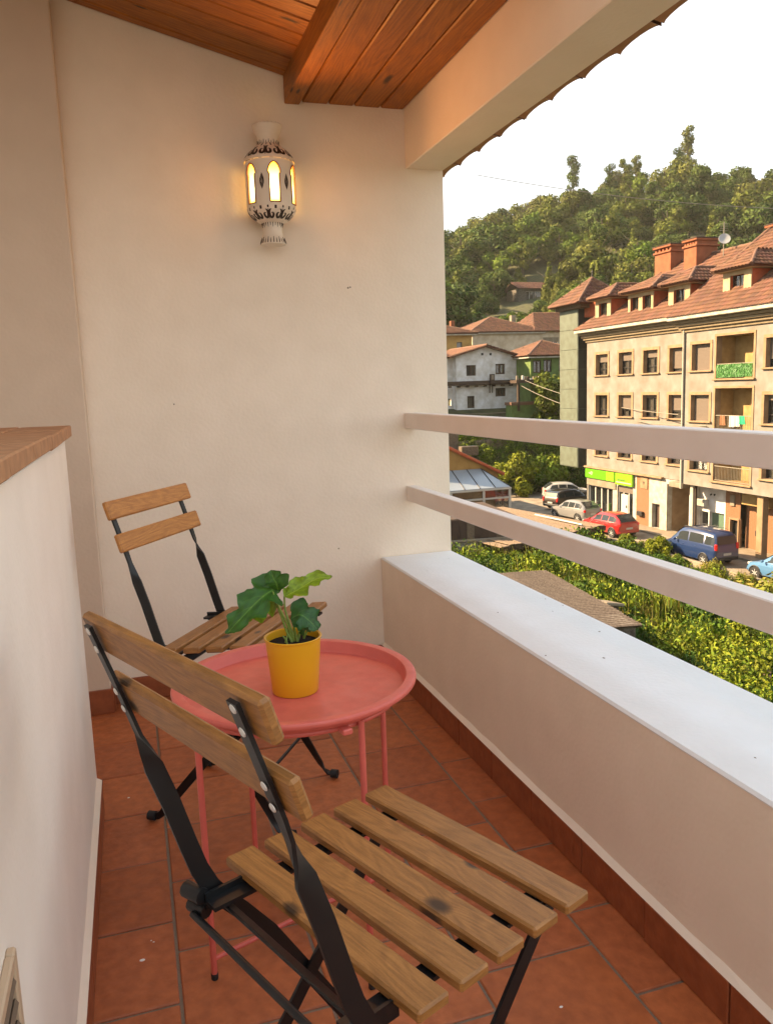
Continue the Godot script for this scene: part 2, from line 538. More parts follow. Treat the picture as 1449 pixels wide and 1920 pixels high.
	while z < ZB:
		var s2 := S(true)
		var prev := []
		for k in 9:
			var a := PI * k / 8.0
			var r := 0.082
			prev.append([Vector3(0, sin(a) * 0.014, -cos(a) * r), Vector3(0.06, sin(a) * 0.013 - 0.013, -cos(a) * r * 0.97)])
		for k in 8:
			quad(s2, prev[k][0], prev[k][1], prev[k + 1][1], prev[k + 1][0])
			quad(s2, prev[k][0] - Vector3(0, 0.012, 0), prev[k + 1][0] - Vector3(0, 0.012, 0), prev[k + 1][1] - Vector3(0, 0.012, 0), prev[k][1] - Vector3(0, 0.012, 0))
			s2.set_smooth_group(-1)
			quad(s2, prev[k][1], prev[k][1] - Vector3(0, 0.012, 0), prev[k + 1][1] - Vector3(0, 0.012, 0), prev[k + 1][1])
			s2.set_smooth_group(0)
		var o := put("eave_tile", done(s2), M.coping, roof)
		o.position = Vector3(XO + 0.003 + rng.randf_range(0.0, 0.004), 1.860 + rng.randf_range(-0.003, 0.003), z)
		z += 0.166

func fillet(parent: Node3D, n: String, a: Vector3, b: Vector3, out: Vector3) -> void:
	var st := S()
	rng.seed = 31
	var steps := 60
	for i in steps:
		var p := a.lerp(b, float(i) / steps)
		var q := a.lerp(b, float(i + 1) / steps)
		var h0 := 0.004 + 0.003 * absf(sin(i * 1.7) + 0.6 * sin(i * 0.63))
		var h1 := 0.004 + 0.003 * absf(sin((i + 1) * 1.7) + 0.6 * sin((i + 1) * 0.63))
		face(st, [p + Vector3(0, h0 + 0.004, 0), q + Vector3(0, h1 + 0.004, 0), q + out * 0.0125, p + out * 0.0125], out + Vector3.UP)
	var o := part(n, st, M.plaster, parent)
	o.position = -parent.position

# ---------------------------------------------------------------- furniture
func chair(label: String, where: Vector3, turn: float, y_rear: float, y_front: float, back: float, woods: Array, pale := false) -> void:
	var t := thing("folding_chair", label, "chair", where, turn, "wooden bistro chairs at the tray table")
	var th := -(y_front - y_rear) / 0.24
	# seat: five boards on two flat rails
	for i in 5:
		var st := S()
		box(st, Vector3(0.375, 0.0145, 0.044), Transform3D(), 0.0028, Vector2(i * 0.37 + woods[0], i * 0.0485))
		var o := put("seat_slat", done(st), M["acacia%d" % woods[1 + i]], t)
		o.position = Vector3(0, lerpf(y_rear, y_front, i / 4.0) - 0.0073, -(back + i * 0.06))
		o.rotation = Vector3(-th * 0.0 + atan2(y_front - y_rear, 0.24), 0.004 * sin(i * 2.3 + where.x), 0)
	for s in [-1.0, 1.0]:
		var st := S()
		var a := Vector3(s * 0.135, y_rear - 0.0200, -(back - 0.075))
		var b := Vector3(s * 0.135, y_front - 0.0180, -(back + 0.262))
		var d := (b - a).normalized()
		var n := d.cross(Vector3.RIGHT).normalized()
		if n.y < 0: n = -n
		sweep(st, [[a, Vector3(0.0125, 0, 0), n * 0.0028], [b, Vector3(0.0125, 0, 0), n * 0.0028]])
		sweep(st, [[a + Vector3(s * 0.012, 0, 0), Vector3(0.0022, 0, 0), n * 0.011], [a.lerp(b, 0.18) + Vector3(s * 0.012, 0, 0), Vector3(0.0022, 0, 0), n * 0.011]])
		put("seat_rail", done(st), M.black, t)
		# hinge lugs that close round the back bar
		st = S()
		tube(st, [Vector3(s * 0.147, 0.428, 0.078), Vector3(s * 0.178, 0.428, 0.085)], 0.0105, 10)
		tube(st, [Vector3(s * 0.147, 0.406, 0.074), Vector3(s * 0.176, 0.406, 0.08)], 0.0095, 10)
		put("hinge", done(st), M.black, t)
		# back bar: flat to the boards above, twisted edge-on below, bent forward into the front leg
		st = S()
		var path := [[-0.1855, 0.802], [-0.166, 0.745], [-0.146, 0.684], [-0.1385, 0.660], [-0.131, 0.636], [-0.124, 0.615], [-0.106, 0.562], [-0.088, 0.500], [-0.076, 0.462], [-0.062, 0.432], [-0.043, 0.405], [-0.02, 0.378], [0.02, 0.328], [0.16, 0.10], [0.196, 0.040], [0.207, 0.022], [0.218, 0.0135], [0.240, 0.011]]
		var sts := []
		for k in path.size():
			var p := Vector3(s * 0.155, path[k][1], -path[k][0])
			var k0: Array = path[maxi(k - 1, 0)]
			var k1: Array = path[mini(k + 1, path.size() - 1)]
			var dir := Vector3(0, k1[1] - k0[1], -(k1[0] - k0[0])).normalized()
			var nrm := dir.cross(Vector3.RIGHT).normalized()
			var tw := smoothstep(0.668, 0.608, path[k][1])
			if k >= 14: tw = 1.0 - smoothstep(13.0, 16.0, float(k)) * 1.0
			var ang := tw * PI * 0.5
			var wide: Vector3 = Vector3.RIGHT * cos(ang) * s + nrm * sin(ang)
			var thin := dir.cross(wide).normalized()
			var hw := lerpf(0.0076, 0.0116, clampf(tw, 0, 1))
			if k > 11 and k < 14: hw = 0.0105
			if k >= 14: hw = 0.0095
			if path[k][1] > 0.615 and path[k][1] < 0.662: hw *= 0.82
			sts.append([p, wide * hw, thin * 0.0022])
		sweep(st, sts)
		put("back_bar", done(st), M.black, t)
		st = S(true)
		tube(st, [Vector3(s * 0.155, 0.0125, -0.226), Vector3(s * 0.155, 0.0125, -0.245)], 0.0115, 10)
		put("foot", done(st), M.rubber, t)
		# crossing rear leg
		st = S()
		var lp := [[0.235 + back, y_front - 0.026], [0.205, 0.385], [0.03, 0.185], [-0.098, 0.040], [-0.112, 0.022], [-0.124, 0.0135], [-0.146, 0.011]]
		sts = []
		for k in lp.size():
			var k0: Array = lp[maxi(k - 1, 0)]
			var k1: Array = lp[mini(k + 1, lp.size() - 1)]
			var dir := Vector3(0, k1[1] - k0[1], -(k1[0] - k0[0])).normalized()
			var nrm := dir.cross(Vector3.RIGHT).normalized()
			sts.append([Vector3(s * 0.1475, lp[k][1], -lp[k][0]), nrm * (0.0105 if k < 4 else 0.0085), dir.cross(nrm) * 0.0022])
		sweep(st, sts)
		put("rear_leg", done(st), M.black, t)
		st = S(true)
		tube(st, [Vector3(s * 0.1475, 0.0125, 0.132), Vector3(s * 0.1475, 0.0125, 0.151)], 0.0115, 10)
		put("foot", done(st), M.rubber, t)
	# cross members
	for c in [[0.148, -0.222, y_front - 0.030, 0.0048], [0.158, 0.088, 0.404, 0.0046], [0.150, 0.052, 0.098, 0.0042], [0.155, -0.148, 0.118, 0.0042]]:
		var st := S(true)
		var fz: float = c[1] - (back if c[1] == -0.222 else 0.0)
		tube(st, [Vector3(-c[0], c[2], fz), Vector3(c[0], c[2], fz)], c[3], 8)
		put("cross_rod", done(st), M.black, t)
	var st2 := S()
	box(st2, Vector3(0.30, 0.024, 0.004), at(Vector3(0, 0.405, 0.047), Basis(Vector3.RIGHT, 0.9)), 0.001)
	put("cross_bar", done(st2), M.black, t)
	# back boards with their screws
	for r in 2:
		var c := Vector3(0, 0.7885 - r * 0.0765, 0.1685 - r * 0.0245)
		var tilt := Basis(Vector3.RIGHT, 0.31)
		var st := S()
		box(st, Vector3(0.375, 0.0445, 0.0125), Transform3D(), 0.0032, Vector2(r * 0.83 + woods[0] * 0.5, 0.06 + r * 0.07 + woods[0] * 0.1))
		var o := put("back_slat", done(st), M.acacia_lit if pale else M["acacia%d" % woods[6 + r]], t)
		o.transform = Transform3D(tilt, c)
		for s in [-1.0, 1.0]:
			for q in [-0.0118, 0.0118]:
				var sc := S(true)
				lathe(sc, [Vector2(0, 0.0016), Vector2(0.0024, 0.0015), Vector2(0.0042, 0.001), Vector2(0.0048, 0.0)], 12)
				var so := put("screw", done(sc), M.screw, t)
				so.transform = Transform3D(tilt * Basis(Vector3.RIGHT, PI * 0.5), c + tilt * Vector3(s * 0.155, q, 0.0140))

func tray_table() -> void:
	var t := thing("tray_table", "round coral red metal tray table holding the yellow plant pot", "table", Vector3(0.2574, 0, -1.4248))
	var st := S(true)
	lathe(st, [Vector2(0.0, 0.5035), Vector2(0.196, 0.5035), Vector2(0.2, 0.5045), Vector2(0.203, 0.508), Vector2(0.2055, 0.5235), Vector2(0.2072, 0.5255), Vector2(0.2105, 0.526), Vector2(0.2205, 0.5262), Vector2(0.2235, 0.5255), Vector2(0.225, 0.5235), Vector2(0.2255, 0.5205), Vector2(0.2245, 0.5165), Vector2(0.222, 0.5155), Vector2(0.2215, 0.519), Vector2(0.2105, 0.5225), Vector2(0.2085, 0.521), Vector2(0.206, 0.505), Vector2(0.2025, 0.5012), Vector2(0.197, 0.5), Vector2(0, 0.5)], 96)
	# the profile runs from the middle of the top outwards and back below
	put("tray", done(st), M.coral, t)
	var feet := [Vector3(0.069, 0, -1.358), Vector3(0.186, 0, -1.613), Vector3(0.446, 0, -1.495), Vector3(0.331, 0, -1.238)]
	for f in feet:
		var p: Vector3 = f - t.position
		st = S(true)
		tube(st, [p + Vector3(0, 0.008, 0), p + Vector3(0, 0.502, 0)], 0.0057, 12)
		put("leg", done(st), M.coral, t)
		st = S(true)
		lathe(st, [Vector2(0, 0.012), Vector2(0.0066, 0.012), Vector2(0.0066, 0.002), Vector2(0.006, 0.0), Vector2(0, 0)], 12)
		put("leg_cap", done(st), M.rubber, t).position = p
	for k in 2:
		st = S(true)
		var y := 0.040 + 0.0105 * k
		tube(st, [feet[k] - t.position + Vector3(0, y, 0), feet[k + 2] - t.position + Vector3(0, y, 0)], 0.0048, 10)
		put("brace", done(st), M.coral, t)
	st = S(true)
	var ring := []
	for k in 49:
		var a := TAU * k / 48
		ring.append(Vector3(cos(a) * 0.188, 0.4925, sin(a) * 0.188))
	tube(st, ring, 0.0055, 8, -1.0, false)
	put("ring", done(st), M.coral, t)
	st = S()
	box(st, Vector3(0.018, 0.010, 0.02), at(Vector3(0.040, 0.4985, 0.212), Basis(Vector3.UP, 0.2)), 0.002)
	put("catch", done(st), M.coral, t)

# a lobed ivy-like leaf: spine points and a half-width per station, folded along the midrib
func leaf_mesh(spine: Array, normal: Vector3, width: float, lobes: float, fold: float, sd: int) -> ArrayMesh:
	var st := S(true)
	var n := 36
	var rows := []
	var c := Curve3D.new()
	for p in spine: c.add_point(p)
	var total := 0.0
	var lens := [0.0]
	for i in spine.size() - 1:
		total += (spine[i + 1] - spine[i]).length()
		lens.append(total)
	for i in n + 1:
		var s := float(i) / n
		var p: Vector3 = smooth_at(spine, s)
		var d: Vector3 = (smooth_at(spine, minf(s + 0.02, 1.0)) - smooth_at(spine, maxf(s - 0.02, 0.0))).normalized()
		var side := d.cross(normal).normalized()
		var up := side.cross(d).normalized()
		var env := pow(sin(PI * pow(s, 0.62)), 0.75) if s < 1.0 else 0.0
		var row := []
		for k in 9:
			var tt := (k - 4) / 4.0
			var sg := signf(tt)
			var ph := s * lobes * TAU + (0.5 if sg > 0 else 0.1) + sd
			var lobe := 1.0 + 0.27 * sin(ph) * smoothstep(0.3, 1.0, absf(tt)) + 0.07 * sin(ph * 3.1 + 1.0) * absf(tt)
			var off := side * tt * width * env * lobe
			# lobes point forward
			off += d * absf(tt) * width * 0.32 * env * (0.6 + 0.5 * sin(ph - 0.8)) * (1.0 - s * 0.5)
			off += up * (absf(tt) * fold * width * env + 0.10 * width * sin(ph * 1.3) * tt * tt - 0.03 * width * cos(tt * 9.0))
			row.append(p + off)
		rows.append(row)
	for i in n:
		for k in 8:
			quad(st, rows[i][k], rows[i + 1][k], rows[i + 1][k + 1], rows[i][k + 1], [Vector2(k / 8.0, i / float(n)), Vector2(k / 8.0, (i + 1) / float(n)), Vector2((k + 1) / 8.0, (i + 1) / float(n)), Vector2((k + 1) / 8.0, i / float(n))])
	return done(st)

func smooth_at(p: Array, s: float) -> Vector3:
	var f := clampf(s, 0.0, 1.0) * (p.size() - 1)
	var i := mini(int(f), p.size() - 2)
	return (p[i] as Vector3).cubic_interpolate(p[i + 1], p[maxi(i - 1, 0)], p[mini(i + 2, p.size() - 1)], f - i)

func leaf_mat(base: Color, vein: Color, sd: int) -> StandardMaterial3D:
	var im := Image.create(128, 256, false, Image.FORMAT_RGB8)
	var n := FastNoiseLite.new()
	n.seed = sd
	n.frequency = 0.03
	for y in 256:
		for x in 128:
			var u := x / 127.0 - 0.5
			var v := y / 255.0
			var mid := exp(-pow(u * 40.0, 2))
			var q := fposmod((v - absf(u) * 0.55) * 6.0, 1.0) - 0.5
			var vn := exp(-pow(q * 22.0, 2)) * smoothstep(0.5, 0.05, absf(u))
			var c := base * (1.0 + 0.22 * n.get_noise_2d(x, y))
			im.set_pixel(x, y, c.lerp(vein, clampf(mid * 0.8 + vn * 0.45, 0, 1)))
	var m := mat(Color.WHITE, 0.5)
	m.albedo_texture = ImageTexture.create_from_image(im)
	m.backlight_enabled = true
	m.backlight = Color(0.35, 0.42, 0.08)
	return m

func plant() -> void:
	var t := thing("potted_plant", "young lobed-leaf plant in a bright yellow metal pot on the coral tray", "potted plant", Vector3(0.254, 0.5035, -1.408))
	var st := S(true)
	lathe(st, [Vector2(0.0475, 0.096), Vector2(0.0485, 0.104), Vector2(0.0515, 0.1055), Vector2(0.0528, 0.1045), Vector2(0.0525, 0.1025), Vector2(0.0505, 0.1015), Vector2(0.0425, 0.003), Vector2(0.0415, 0.001), Vector2(0.0, 0.001)], 64)
	lathe(st, [Vector2(0.0455, 0.07), Vector2(0.0475, 0.096)], 64)
	put("pot", two_sided(done(st)), M.pot, t)
	st = S(true)
	lathe(st, [Vector2(0, 0.094), Vector2(0.02, 0.0945), Vector2(0.0472, 0.0915)], 32)
	put("soil", done(st), M.soil, t)
	var dark := leaf_mat(Color(0.20, 0.36, 0.06), Color(0.42, 0.56, 0.2), 3)
	var pale := leaf_mat(Color(0.50, 0.58, 0.08), Color(0.66, 0.72, 0.26), 4)
	var mid := leaf_mat(Color(0.16, 0.32, 0.10), Color(0.36, 0.50, 0.2), 5)
	var stem := mat(lin(0.22, 0.30, 0.05), 0.5)
	# camera-side axes of the plant: r to the right of the view, v towards the viewer
	var r := Vector3(0.954, 0, 0.299)
	var v := Vector3(-0.299, 0, 0.954)
	var u := Vector3.UP
	var stems := [
		[Vector3(0, 0.092, 0), r * -0.008 + u * 0.125, r * -0.022 + u * 0.165 + v * 0.01, r * -0.030 + u * 0.192 + v * 0.012],
		[Vector3(0.004, 0.092, 0), r * -0.004 + u * 0.125, r * -0.012 + u * 0.155 + v * -0.005, r * -0.012 + u * 0.180 + v * -0.008],
		[Vector3(0.008, 0.092, 0.004), r * 0.004 + u * 0.115, r * 0.004 + u * 0.128 + v * 0.012, r * 0.002 + u * 0.140 + v * 0.02],
		[Vector3(-0.002, 0.092, 0.004), r * -0.012 + u * 0.118, r * -0.02 + u * 0.150 + v * 0.006, r * -0.03 + u * 0.178 + v * 0.004],
	]
	for i in 4:
		st = S(true)
		var pts := []
		for k in 9: pts.append(smooth_at(stems[i], k / 8.0))
		tube(st, pts, 0.0026, 7, 0.0016)
		put("stem", done(st), stem, t)
	rng.seed = 9
	for i in 9:
		st = S(true)
		var a := Vector3(rng.randf_range(-0.016, 0.026), 0.09, rng.randf_range(-0.016, 0.016))
		var b := a + Vector3(rng.randf_range(-0.008, 0.014), rng.randf_range(0.018, 0.040), rng.randf_range(-0.008, 0.01))
		tube(st, [a, a.lerp(b, 0.5) + Vector3(0.002, 0.002, 0), b], 0.0022, 6, 0.0014)
		put("stem", done(st), stem, t)
	var big := leaf_mesh([r * -0.020 + u * 0.186, r * -0.030 + u * 0.193, r * -0.055 + u * 0.180 + v * 0.025, r * -0.086 + u * 0.152 + v * 0.045, r * -0.110 + u * 0.128 + v * 0.052], (u * 0.62 + v * 0.72 - r * 0.12).normalized(), 0.033, 4.0, 0.10, 0)
	put("leaf", big, dark, t)
	put("leaf", leaf_mesh([r * -0.022 + u * 0.190, r * -0.024 + u * 0.205 + v * 0.004, r * -0.029 + u * 0.214 + v * 0.002, r * -0.034 + u * 0.228 - v * 0.006], (v * 0.9 + u * 0.3 - r * 0.2).normalized(), 0.022, 2.5, 0.12, 2), dark, t)
	put("leaf", leaf_mesh([r * -0.012 + u * 0.178, r * 0.012 + u * 0.188 - v * 0.01, r * 0.045 + u * 0.204 - v * 0.02, r * 0.076 + u * 0.208 - v * 0.018], (u * 0.75 + v * 0.6 - r * 0.2).normalized(), 0.021, 3.0, 0.25, 1), pale, t)
	put("leaf", leaf_mesh([r * -0.022 + u * 0.178, r * -0.045 + u * 0.166 - v * 0.004, r * -0.072 + u * 0.150 - v * 0.002, r * -0.092 + u * 0.138], (u * 0.5 + v * 0.8).normalized(), 0.024, 3.0, 0.12, 4), pale, t)
	put("leaf", leaf_mesh([r * 0.0 + u * 0.142 + v * 0.02, r * 0.018 + u * 0.152 + v * 0.028, r * 0.036 + u * 0.142 + v * 0.036, r * 0.050 + u * 0.126 + v * 0.038], (u * 0.72 + v * 0.66).normalized(), 0.026, 3.0, 0.14, 3), mid, t)
	put("leaf", leaf_mesh([r * 0.012 + u * 0.112, r * 0.03 + u * 0.122 + v * 0.004, r * 0.046 + u * 0.118 + v * 0.006], (u * 0.8 + v * 0.5).normalized(), 0.014, 2.0, 0.14, 6), mid, t)

func two_sided(m: ArrayMesh) -> ArrayMesh:
	return m

# ---------------------------------------------------------------- wall lamp
func scroll_texture() -> ImageTexture:
	var im := Image.create(512, 128, false, Image.FORMAT_RGB8)
	var n := FastNoiseLite.new()
	n.seed = 6
	n.frequency = 0.02
	for y in 128:
		for x in 512:
			var k := 1.0 + 0.06 * n.get_noise_2d(x, y)
			im.set_pixel(x, y, Color(0.92 * k, 0.85 * k, 0.77 * k))
	var brown := Color(0.17, 0.10, 0.06)
	for s in 10:
		for side in [-1.0, 1.0]:
			for k in 110:
				var a := k / 109.0
				var ang: float = a * 6.6 - 1.2
				var rad := 34.0 * (1.0 - a * 0.80)
				var px: float = 25.6 + 51.2 * s + side * (13.0 + cos(ang) * rad * 0.36)
				var py: float = 70.0 + sin(ang) * rad * 1.15
				blot(im, px, py, 4.4 * sin(PI * minf(a * 1.1 + 0.08, 1.0)) + 1.4, brown)
		for k in 14:
			blot(im, 51.2 * s, 30.0 + k * 5.6, 3.6 - absf(k - 7) * 0.3, brown)
			blot(im, 25.6 + 51.2 * s, 4.0 + k * 1.7, 3.4, brown)
			blot(im, 51.2 * s, 2.0 + k * 1.2, 2.6, brown)
	return ImageTexture.create_from_image(im)

func blot(im: Image, cx: float, cy: float, r: float, c: Color) -> void:
	for y in range(maxi(int(cy - r), 0), mini(int(cy + r) + 1, im.get_height())):
		for x in range(int(cx - r), int(cx + r) + 1):
			if Vector2(x - cx, y - cy).length() <= r: im.set_pixel(posmod(x, im.get_width()), y, c)

func arch(v: float) -> float: # half width of a keyhole arch, v from 0 at the sill to 1 at the tip
	if v < 0.70: return 0.0155
	if v < 0.74: return lerpf(0.0155, 0.0195, (v - 0.70) / 0.04)
	var q := (v - 0.74) / 0.26
	return 0.0195 * sqrt(maxf(0.0, 1.0 - q * q)) * (1.0 - 0.25 * q * q)

func lamp() -> void:
	var t := thing("wall_lamp", "lit cream ceramic wall lantern with brown scrolls and arched yellow panes", "wall lamp", Vector3(0.5035, 1.716, -2.7545))
	var cer := mat(lin(0.84, 0.72, 0.58), 0.42)
	cer.albedo_texture = M.mott
	var orn := mat(Color(1, 1, 1), 0.5)
	orn.albedo_texture = scroll_texture()
	orn.uv1_scale = Vector3(1, 1, 1)
	var R := 0.0795
	# neck and rim
	var st := S(true)
	lathe(st, [Vector2(0.036, 0.184), Vector2(0.0465, 0.1885), Vector2(0.0495, 0.1865), Vector2(0.0455, 0.174), Vector2(0.037, 0.158), Vector2(0.0335, 0.142), Vector2(0.034, 0.130)], 48)
	put("neck", done(st), cer, t)
	st = S()
	for k in 22:
		var a := TAU * k / 22
		box(st, Vector3(0.006, 0.006, 0.008), at(Vector3(cos(a) * 0.0455, 0.1885, sin(a) * 0.0455), Basis(Vector3.UP, -a)), 0.002)
	var rm := put("scalloped_rim", done(st), cer, t)
	rm.set_meta("kind", "stuff")
	for sh in [[1.0, 0.130, 0.072], [-1.0, -0.118, -0.0725]]:
		st = S(true)
		var prof := []
		for k in 11:
			var q := k / 10.0
			prof.append(Vector2(lerpf(0.034 if sh[0] > 0 else 0.033, 0.0825 if sh[0] > 0 else 0.080, sin(q * PI * 0.5) if sh[0] > 0 else pow(sin(q * PI * 0.5), 0.8)), lerpf(sh[1], sh[2], q)))
		if sh[0] < 0: prof.reverse()
		st = S(true)
		var n := 64
		for i in 10:
			for k in n:
				var uvs := []
				var ps := []
				for c in [[0, 0], [1, 0], [1, 1], [0, 1]]:
					var ang: float = TAU * (k + c[0]) / n
					var pr: Vector2 = prof[i + c[1]]
					ps.append(Vector3(pr.x * cos(ang), pr.y, pr.x * sin(ang)))
					uvs.append(Vector2((k + c[0]) / float(n), (i + c[1]) / 10.0))
				quad(st, ps[0], ps[1], ps[2], ps[3], uvs)
		put("shoulder" if sh[0] > 0 else "bowl", done(st), orn, t)
	st = S(true)
	lathe(st, [Vector2(0.033, -0.118), Vector2(0.0315, -0.135), Vector2(0.0335, -0.155), Vector2(0.0385, -0.172), Vector2(0.042, -0.180), Vector2(0.041, -0.184), Vector2(0, -0.1845)], 48)
	put("stem_foot", done(st), cer, t)
	# drum with six keyhole windows
	st = S(true)
	var y0 := -0.0725
	var y1 := 0.072
	var wy0 := -0.062
	var wy1 := 0.060
	var nrow := 44
	for w in 6:
		var mid := PI * 0.5 + w * PI / 3.0
		for i in nrow:
			var ya := lerpf(y0, y1, i / float(nrow))
			var yb := lerpf(y0, y1, (i + 1) / float(nrow))
			for s in [-1.0, 1.0]:
				var ha := hole(ya, wy0, wy1) / R
				var hb := hole(yb, wy0, wy1) / R
				for k in 5:
					var q0 := k / 5.0
					var q1 := (k + 1) / 5.0
					var ps := []
					for c in [[ya, ha, q0], [ya, ha, q1], [yb, hb, q1], [yb, hb, q0]]:
						var ang: float = mid + s * lerpf(c[1], PI / 6.0, c[2])
						ps.append(Vector3(cos(ang) * R, c[0], sin(ang) * R))
					face(st, ps, Vector3(cos(mid + s * 0.3), 0, sin(mid + s * 0.3)))
				if ha > 0.0 or hb > 0.0: # the thickness of the clay round the window
					var a0: float = mid + s * ha
					var b0: float = mid + s * hb
					var pr := [Vector3(cos(a0) * R, ya, sin(a0) * R), Vector3(cos(b0) * R, yb, sin(b0) * R), Vector3(cos(b0) * (R - 0.006), yb, sin(b0) * (R - 0.006)), Vector3(cos(a0) * (R - 0.006), ya, sin(a0) * (R - 0.006))]
					face(st, pr, Vector3(sin(mid) * s, 0, -cos(mid) * s))
	put("drum", done(st), cer, t)
	var glow := mat(lin(0.75, 0.5, 0.18), 0.4)
	glow.emission_enabled = true
	var g := Gradient.new()
	g.set_color(0, Color(1.0, 0.60, 0.10))
	g.set_color(1, Color(1.0, 0.70, 0.17))
	g.add_point(0.35, Color(1.0, 0.80, 0.36))
	g.add_point(0.62, Color(1.0, 0.93, 0.66))
	g.add_point(0.82, Color(1.0, 0.88, 0.50))
	var gt := GradientTexture2D.new()
	gt.gradient = g
	gt.width = 16
	gt.height = 128
	gt.fill_from = Vector2(0, 0)
	gt.fill_to = Vector2(0, 1)
	glow.emission = Color.WHITE
	glow.emission_operator = BaseMaterial3D.EMISSION_OP_MULTIPLY
	glow.emission_texture = gt
	glow.emission_energy_multiplier = 1.5
	var rim := mat(lin(0.34, 0.12, 0.02), 0.5)
	for w in 6:
		var mid := PI * 0.5 + w * PI / 3.0
		if sin(mid) < -0.1: continue
		st = S(true)
		for i in 24:
			var va := i / 24.0
			var vb := (i + 1) / 24.0
			for k in 4:
				var ps := []
				var uvs := []
				for c in [[va, k], [va, k + 1], [vb, k + 1], [vb, k]]:
					var hw := arch(c[0]) + 0.004
					var ang: float = mid + lerpf(-hw, hw, c[1] / 4.0) / R
					ps.append(Vector3(cos(ang) * (R - 0.0062), lerpf(wy0 - 0.002, wy1 + 0.003, c[0]), sin(ang) * (R - 0.0062)))
					uvs.append(Vector2(c[1] / 4.0, 1.0 - c[0]))
				face(st, ps, Vector3(cos(mid), 0, sin(mid)), uvs)
		put("lamp_pane", done(st), glow, t)
		st = S(true)
		var loop := []
		for i in 41:
			var v := i / 40.0
			loop.append([v, 1.0])
		for i in range(40, -1, -1): loop.append([i / 40.0, -1.0])
		loop.append([0.0, 1.0])
		var pts := []
		for q in loop:
			var ang: float = mid + q[1] * (arch(q[0]) + 0.001) / R
			pts.append(Vector3(cos(ang) * (R + 0.0012), lerpf(wy0, wy1, q[0]), sin(ang) * (R + 0.0012)))
		tube(st, pts, 0.0021, 5, -1.0, false)
		put("window_rim", done(st), rim, t)
	# painted sprays between the windows
	var ink := mat(lin(0.05, 0.025, 0.015), 0.6)
	for s in [-1.0, 1.0]:
		var mid: float = PI * 0.5 + s * PI / 6.0
		st = S(true)
		for k in 7:
			var pts := []
			for j in 7:
				var q := j / 6.0
				var ang: float = mid + (sin(q * PI) * 0.085 * (1.0 if k % 2 else -1.0) * (1.0 - 0.1 * k)) * (1.0 if k < 6 else 0.1)
				pts.append(Vector3(cos(ang) * (R + 0.0004), lerpf(-0.022, 0.026, q) * (1.0 - 0.13 * k), sin(ang) * (R + 0.0004)))
			tube(st, pts, 0.0011, 4)
		put("painted_spray", done(st), ink, t).set_meta("kind", "stuff")
	st = S(true)
	for k in 26:
		var a := TAU * k / 26
		var o := Vector3(cos(a), 0, sin(a))
		tube(st, [o * 0.0353 + Vector3(0, 0.127, 0), o * 0.0345 + Vector3(0, 0.137 + 0.004 * (k % 2), 0)], 0.0013, 4, 0.0006)
		tube(st, [o * 0.0425 + Vector3(0, -0.181, 0), o * 0.0372 + Vector3(0, -0.166 + 0.004 * (k % 2), 0)], 0.0015, 4, 0.0006)
		tube(st, [o * 0.0348 + Vector3(0, -0.1165, 0), o * 0.0325 + Vector3(0, -0.127 - 0.004 * (k % 2), 0)], 0.0014, 4, 0.0006)
		tube(st, [o * 0.0478 + Vector3(0, 0.1875, 0), o * 0.0455 + Vector3(0, 0.178, 0)], 0.0010, 4, 0.0004)
	put("painted_strokes", done(st), ink, t).set_meta("kind", "stuff")
	for w in 3: # light of the panes that face the balcony, just in front of the glowing glass
		var mid := PI * 0.5 + (w - 1) * PI / 3.0
		var l := AreaLight3D.new()
		l.name = "lamp_light"
		l.light_color = Color(1.0, 0.66, 0.36)
		l.light_energy = LAMP * (1.0 if w == 1 else 0.08)
		l.area_size = Vector2(0.03, 0.10)
		l.area_range = 8.0
		l.area_attenuation = 2.0
		l.shadow_enabled = true
		var out := Vector3(cos(mid), 0, sin(mid))
		l.transform = Transform3D(Basis.looking_at(out, Vector3.UP), out * (R + 0.004))
		t.add_child(l, true)

func hole(y: float, a: float, b: float) -> float:
	if y <= a or y >= b: return 0.0
	return arch((y - a) / (b - a))

func vent() -> void:
	var t := thing("wall_vent", "small beige framed vent plate low on the white half wall", "vent", Vector3(XH + 0.004, 0.468, -0.682))
	var beige := mat(lin(0.55, 0.40, 0.26), 0.5)
	var st := S()
	for q in [[-0.085, 0.0, 0.014, 0.14], [0.066, 0.0, 0.014, 0.14], [-0.0095, 0.063, 0.137, 0.014], [-0.0095, -0.063, 0.137, 0.014]]:
		box(st, Vector3(0.009, q[3], q[2]), at(Vector3(0, q[1], q[0])), 0.002)
	put("frame", done(st), beige, t)
	st = S()
	box(st, Vector3(0.002, 0.112, 0.137), at(Vector3(-0.0025, 0, -0.0095)))
	put("mesh_screen", done(st), mat(lin(0.05, 0.04, 0.03), 0.8), t)
	for k in 5:
		st = S()
		box(st, Vector3(0.004, 0.006, 0.134), at(Vector3(0.001, -0.045 + k * 0.0225, -0.0095), Basis(Vector3(0, 0, 1), 0.5)))
		put("slat", done(st), mat(lin(0.16, 0.11, 0.07), 0.6), t)

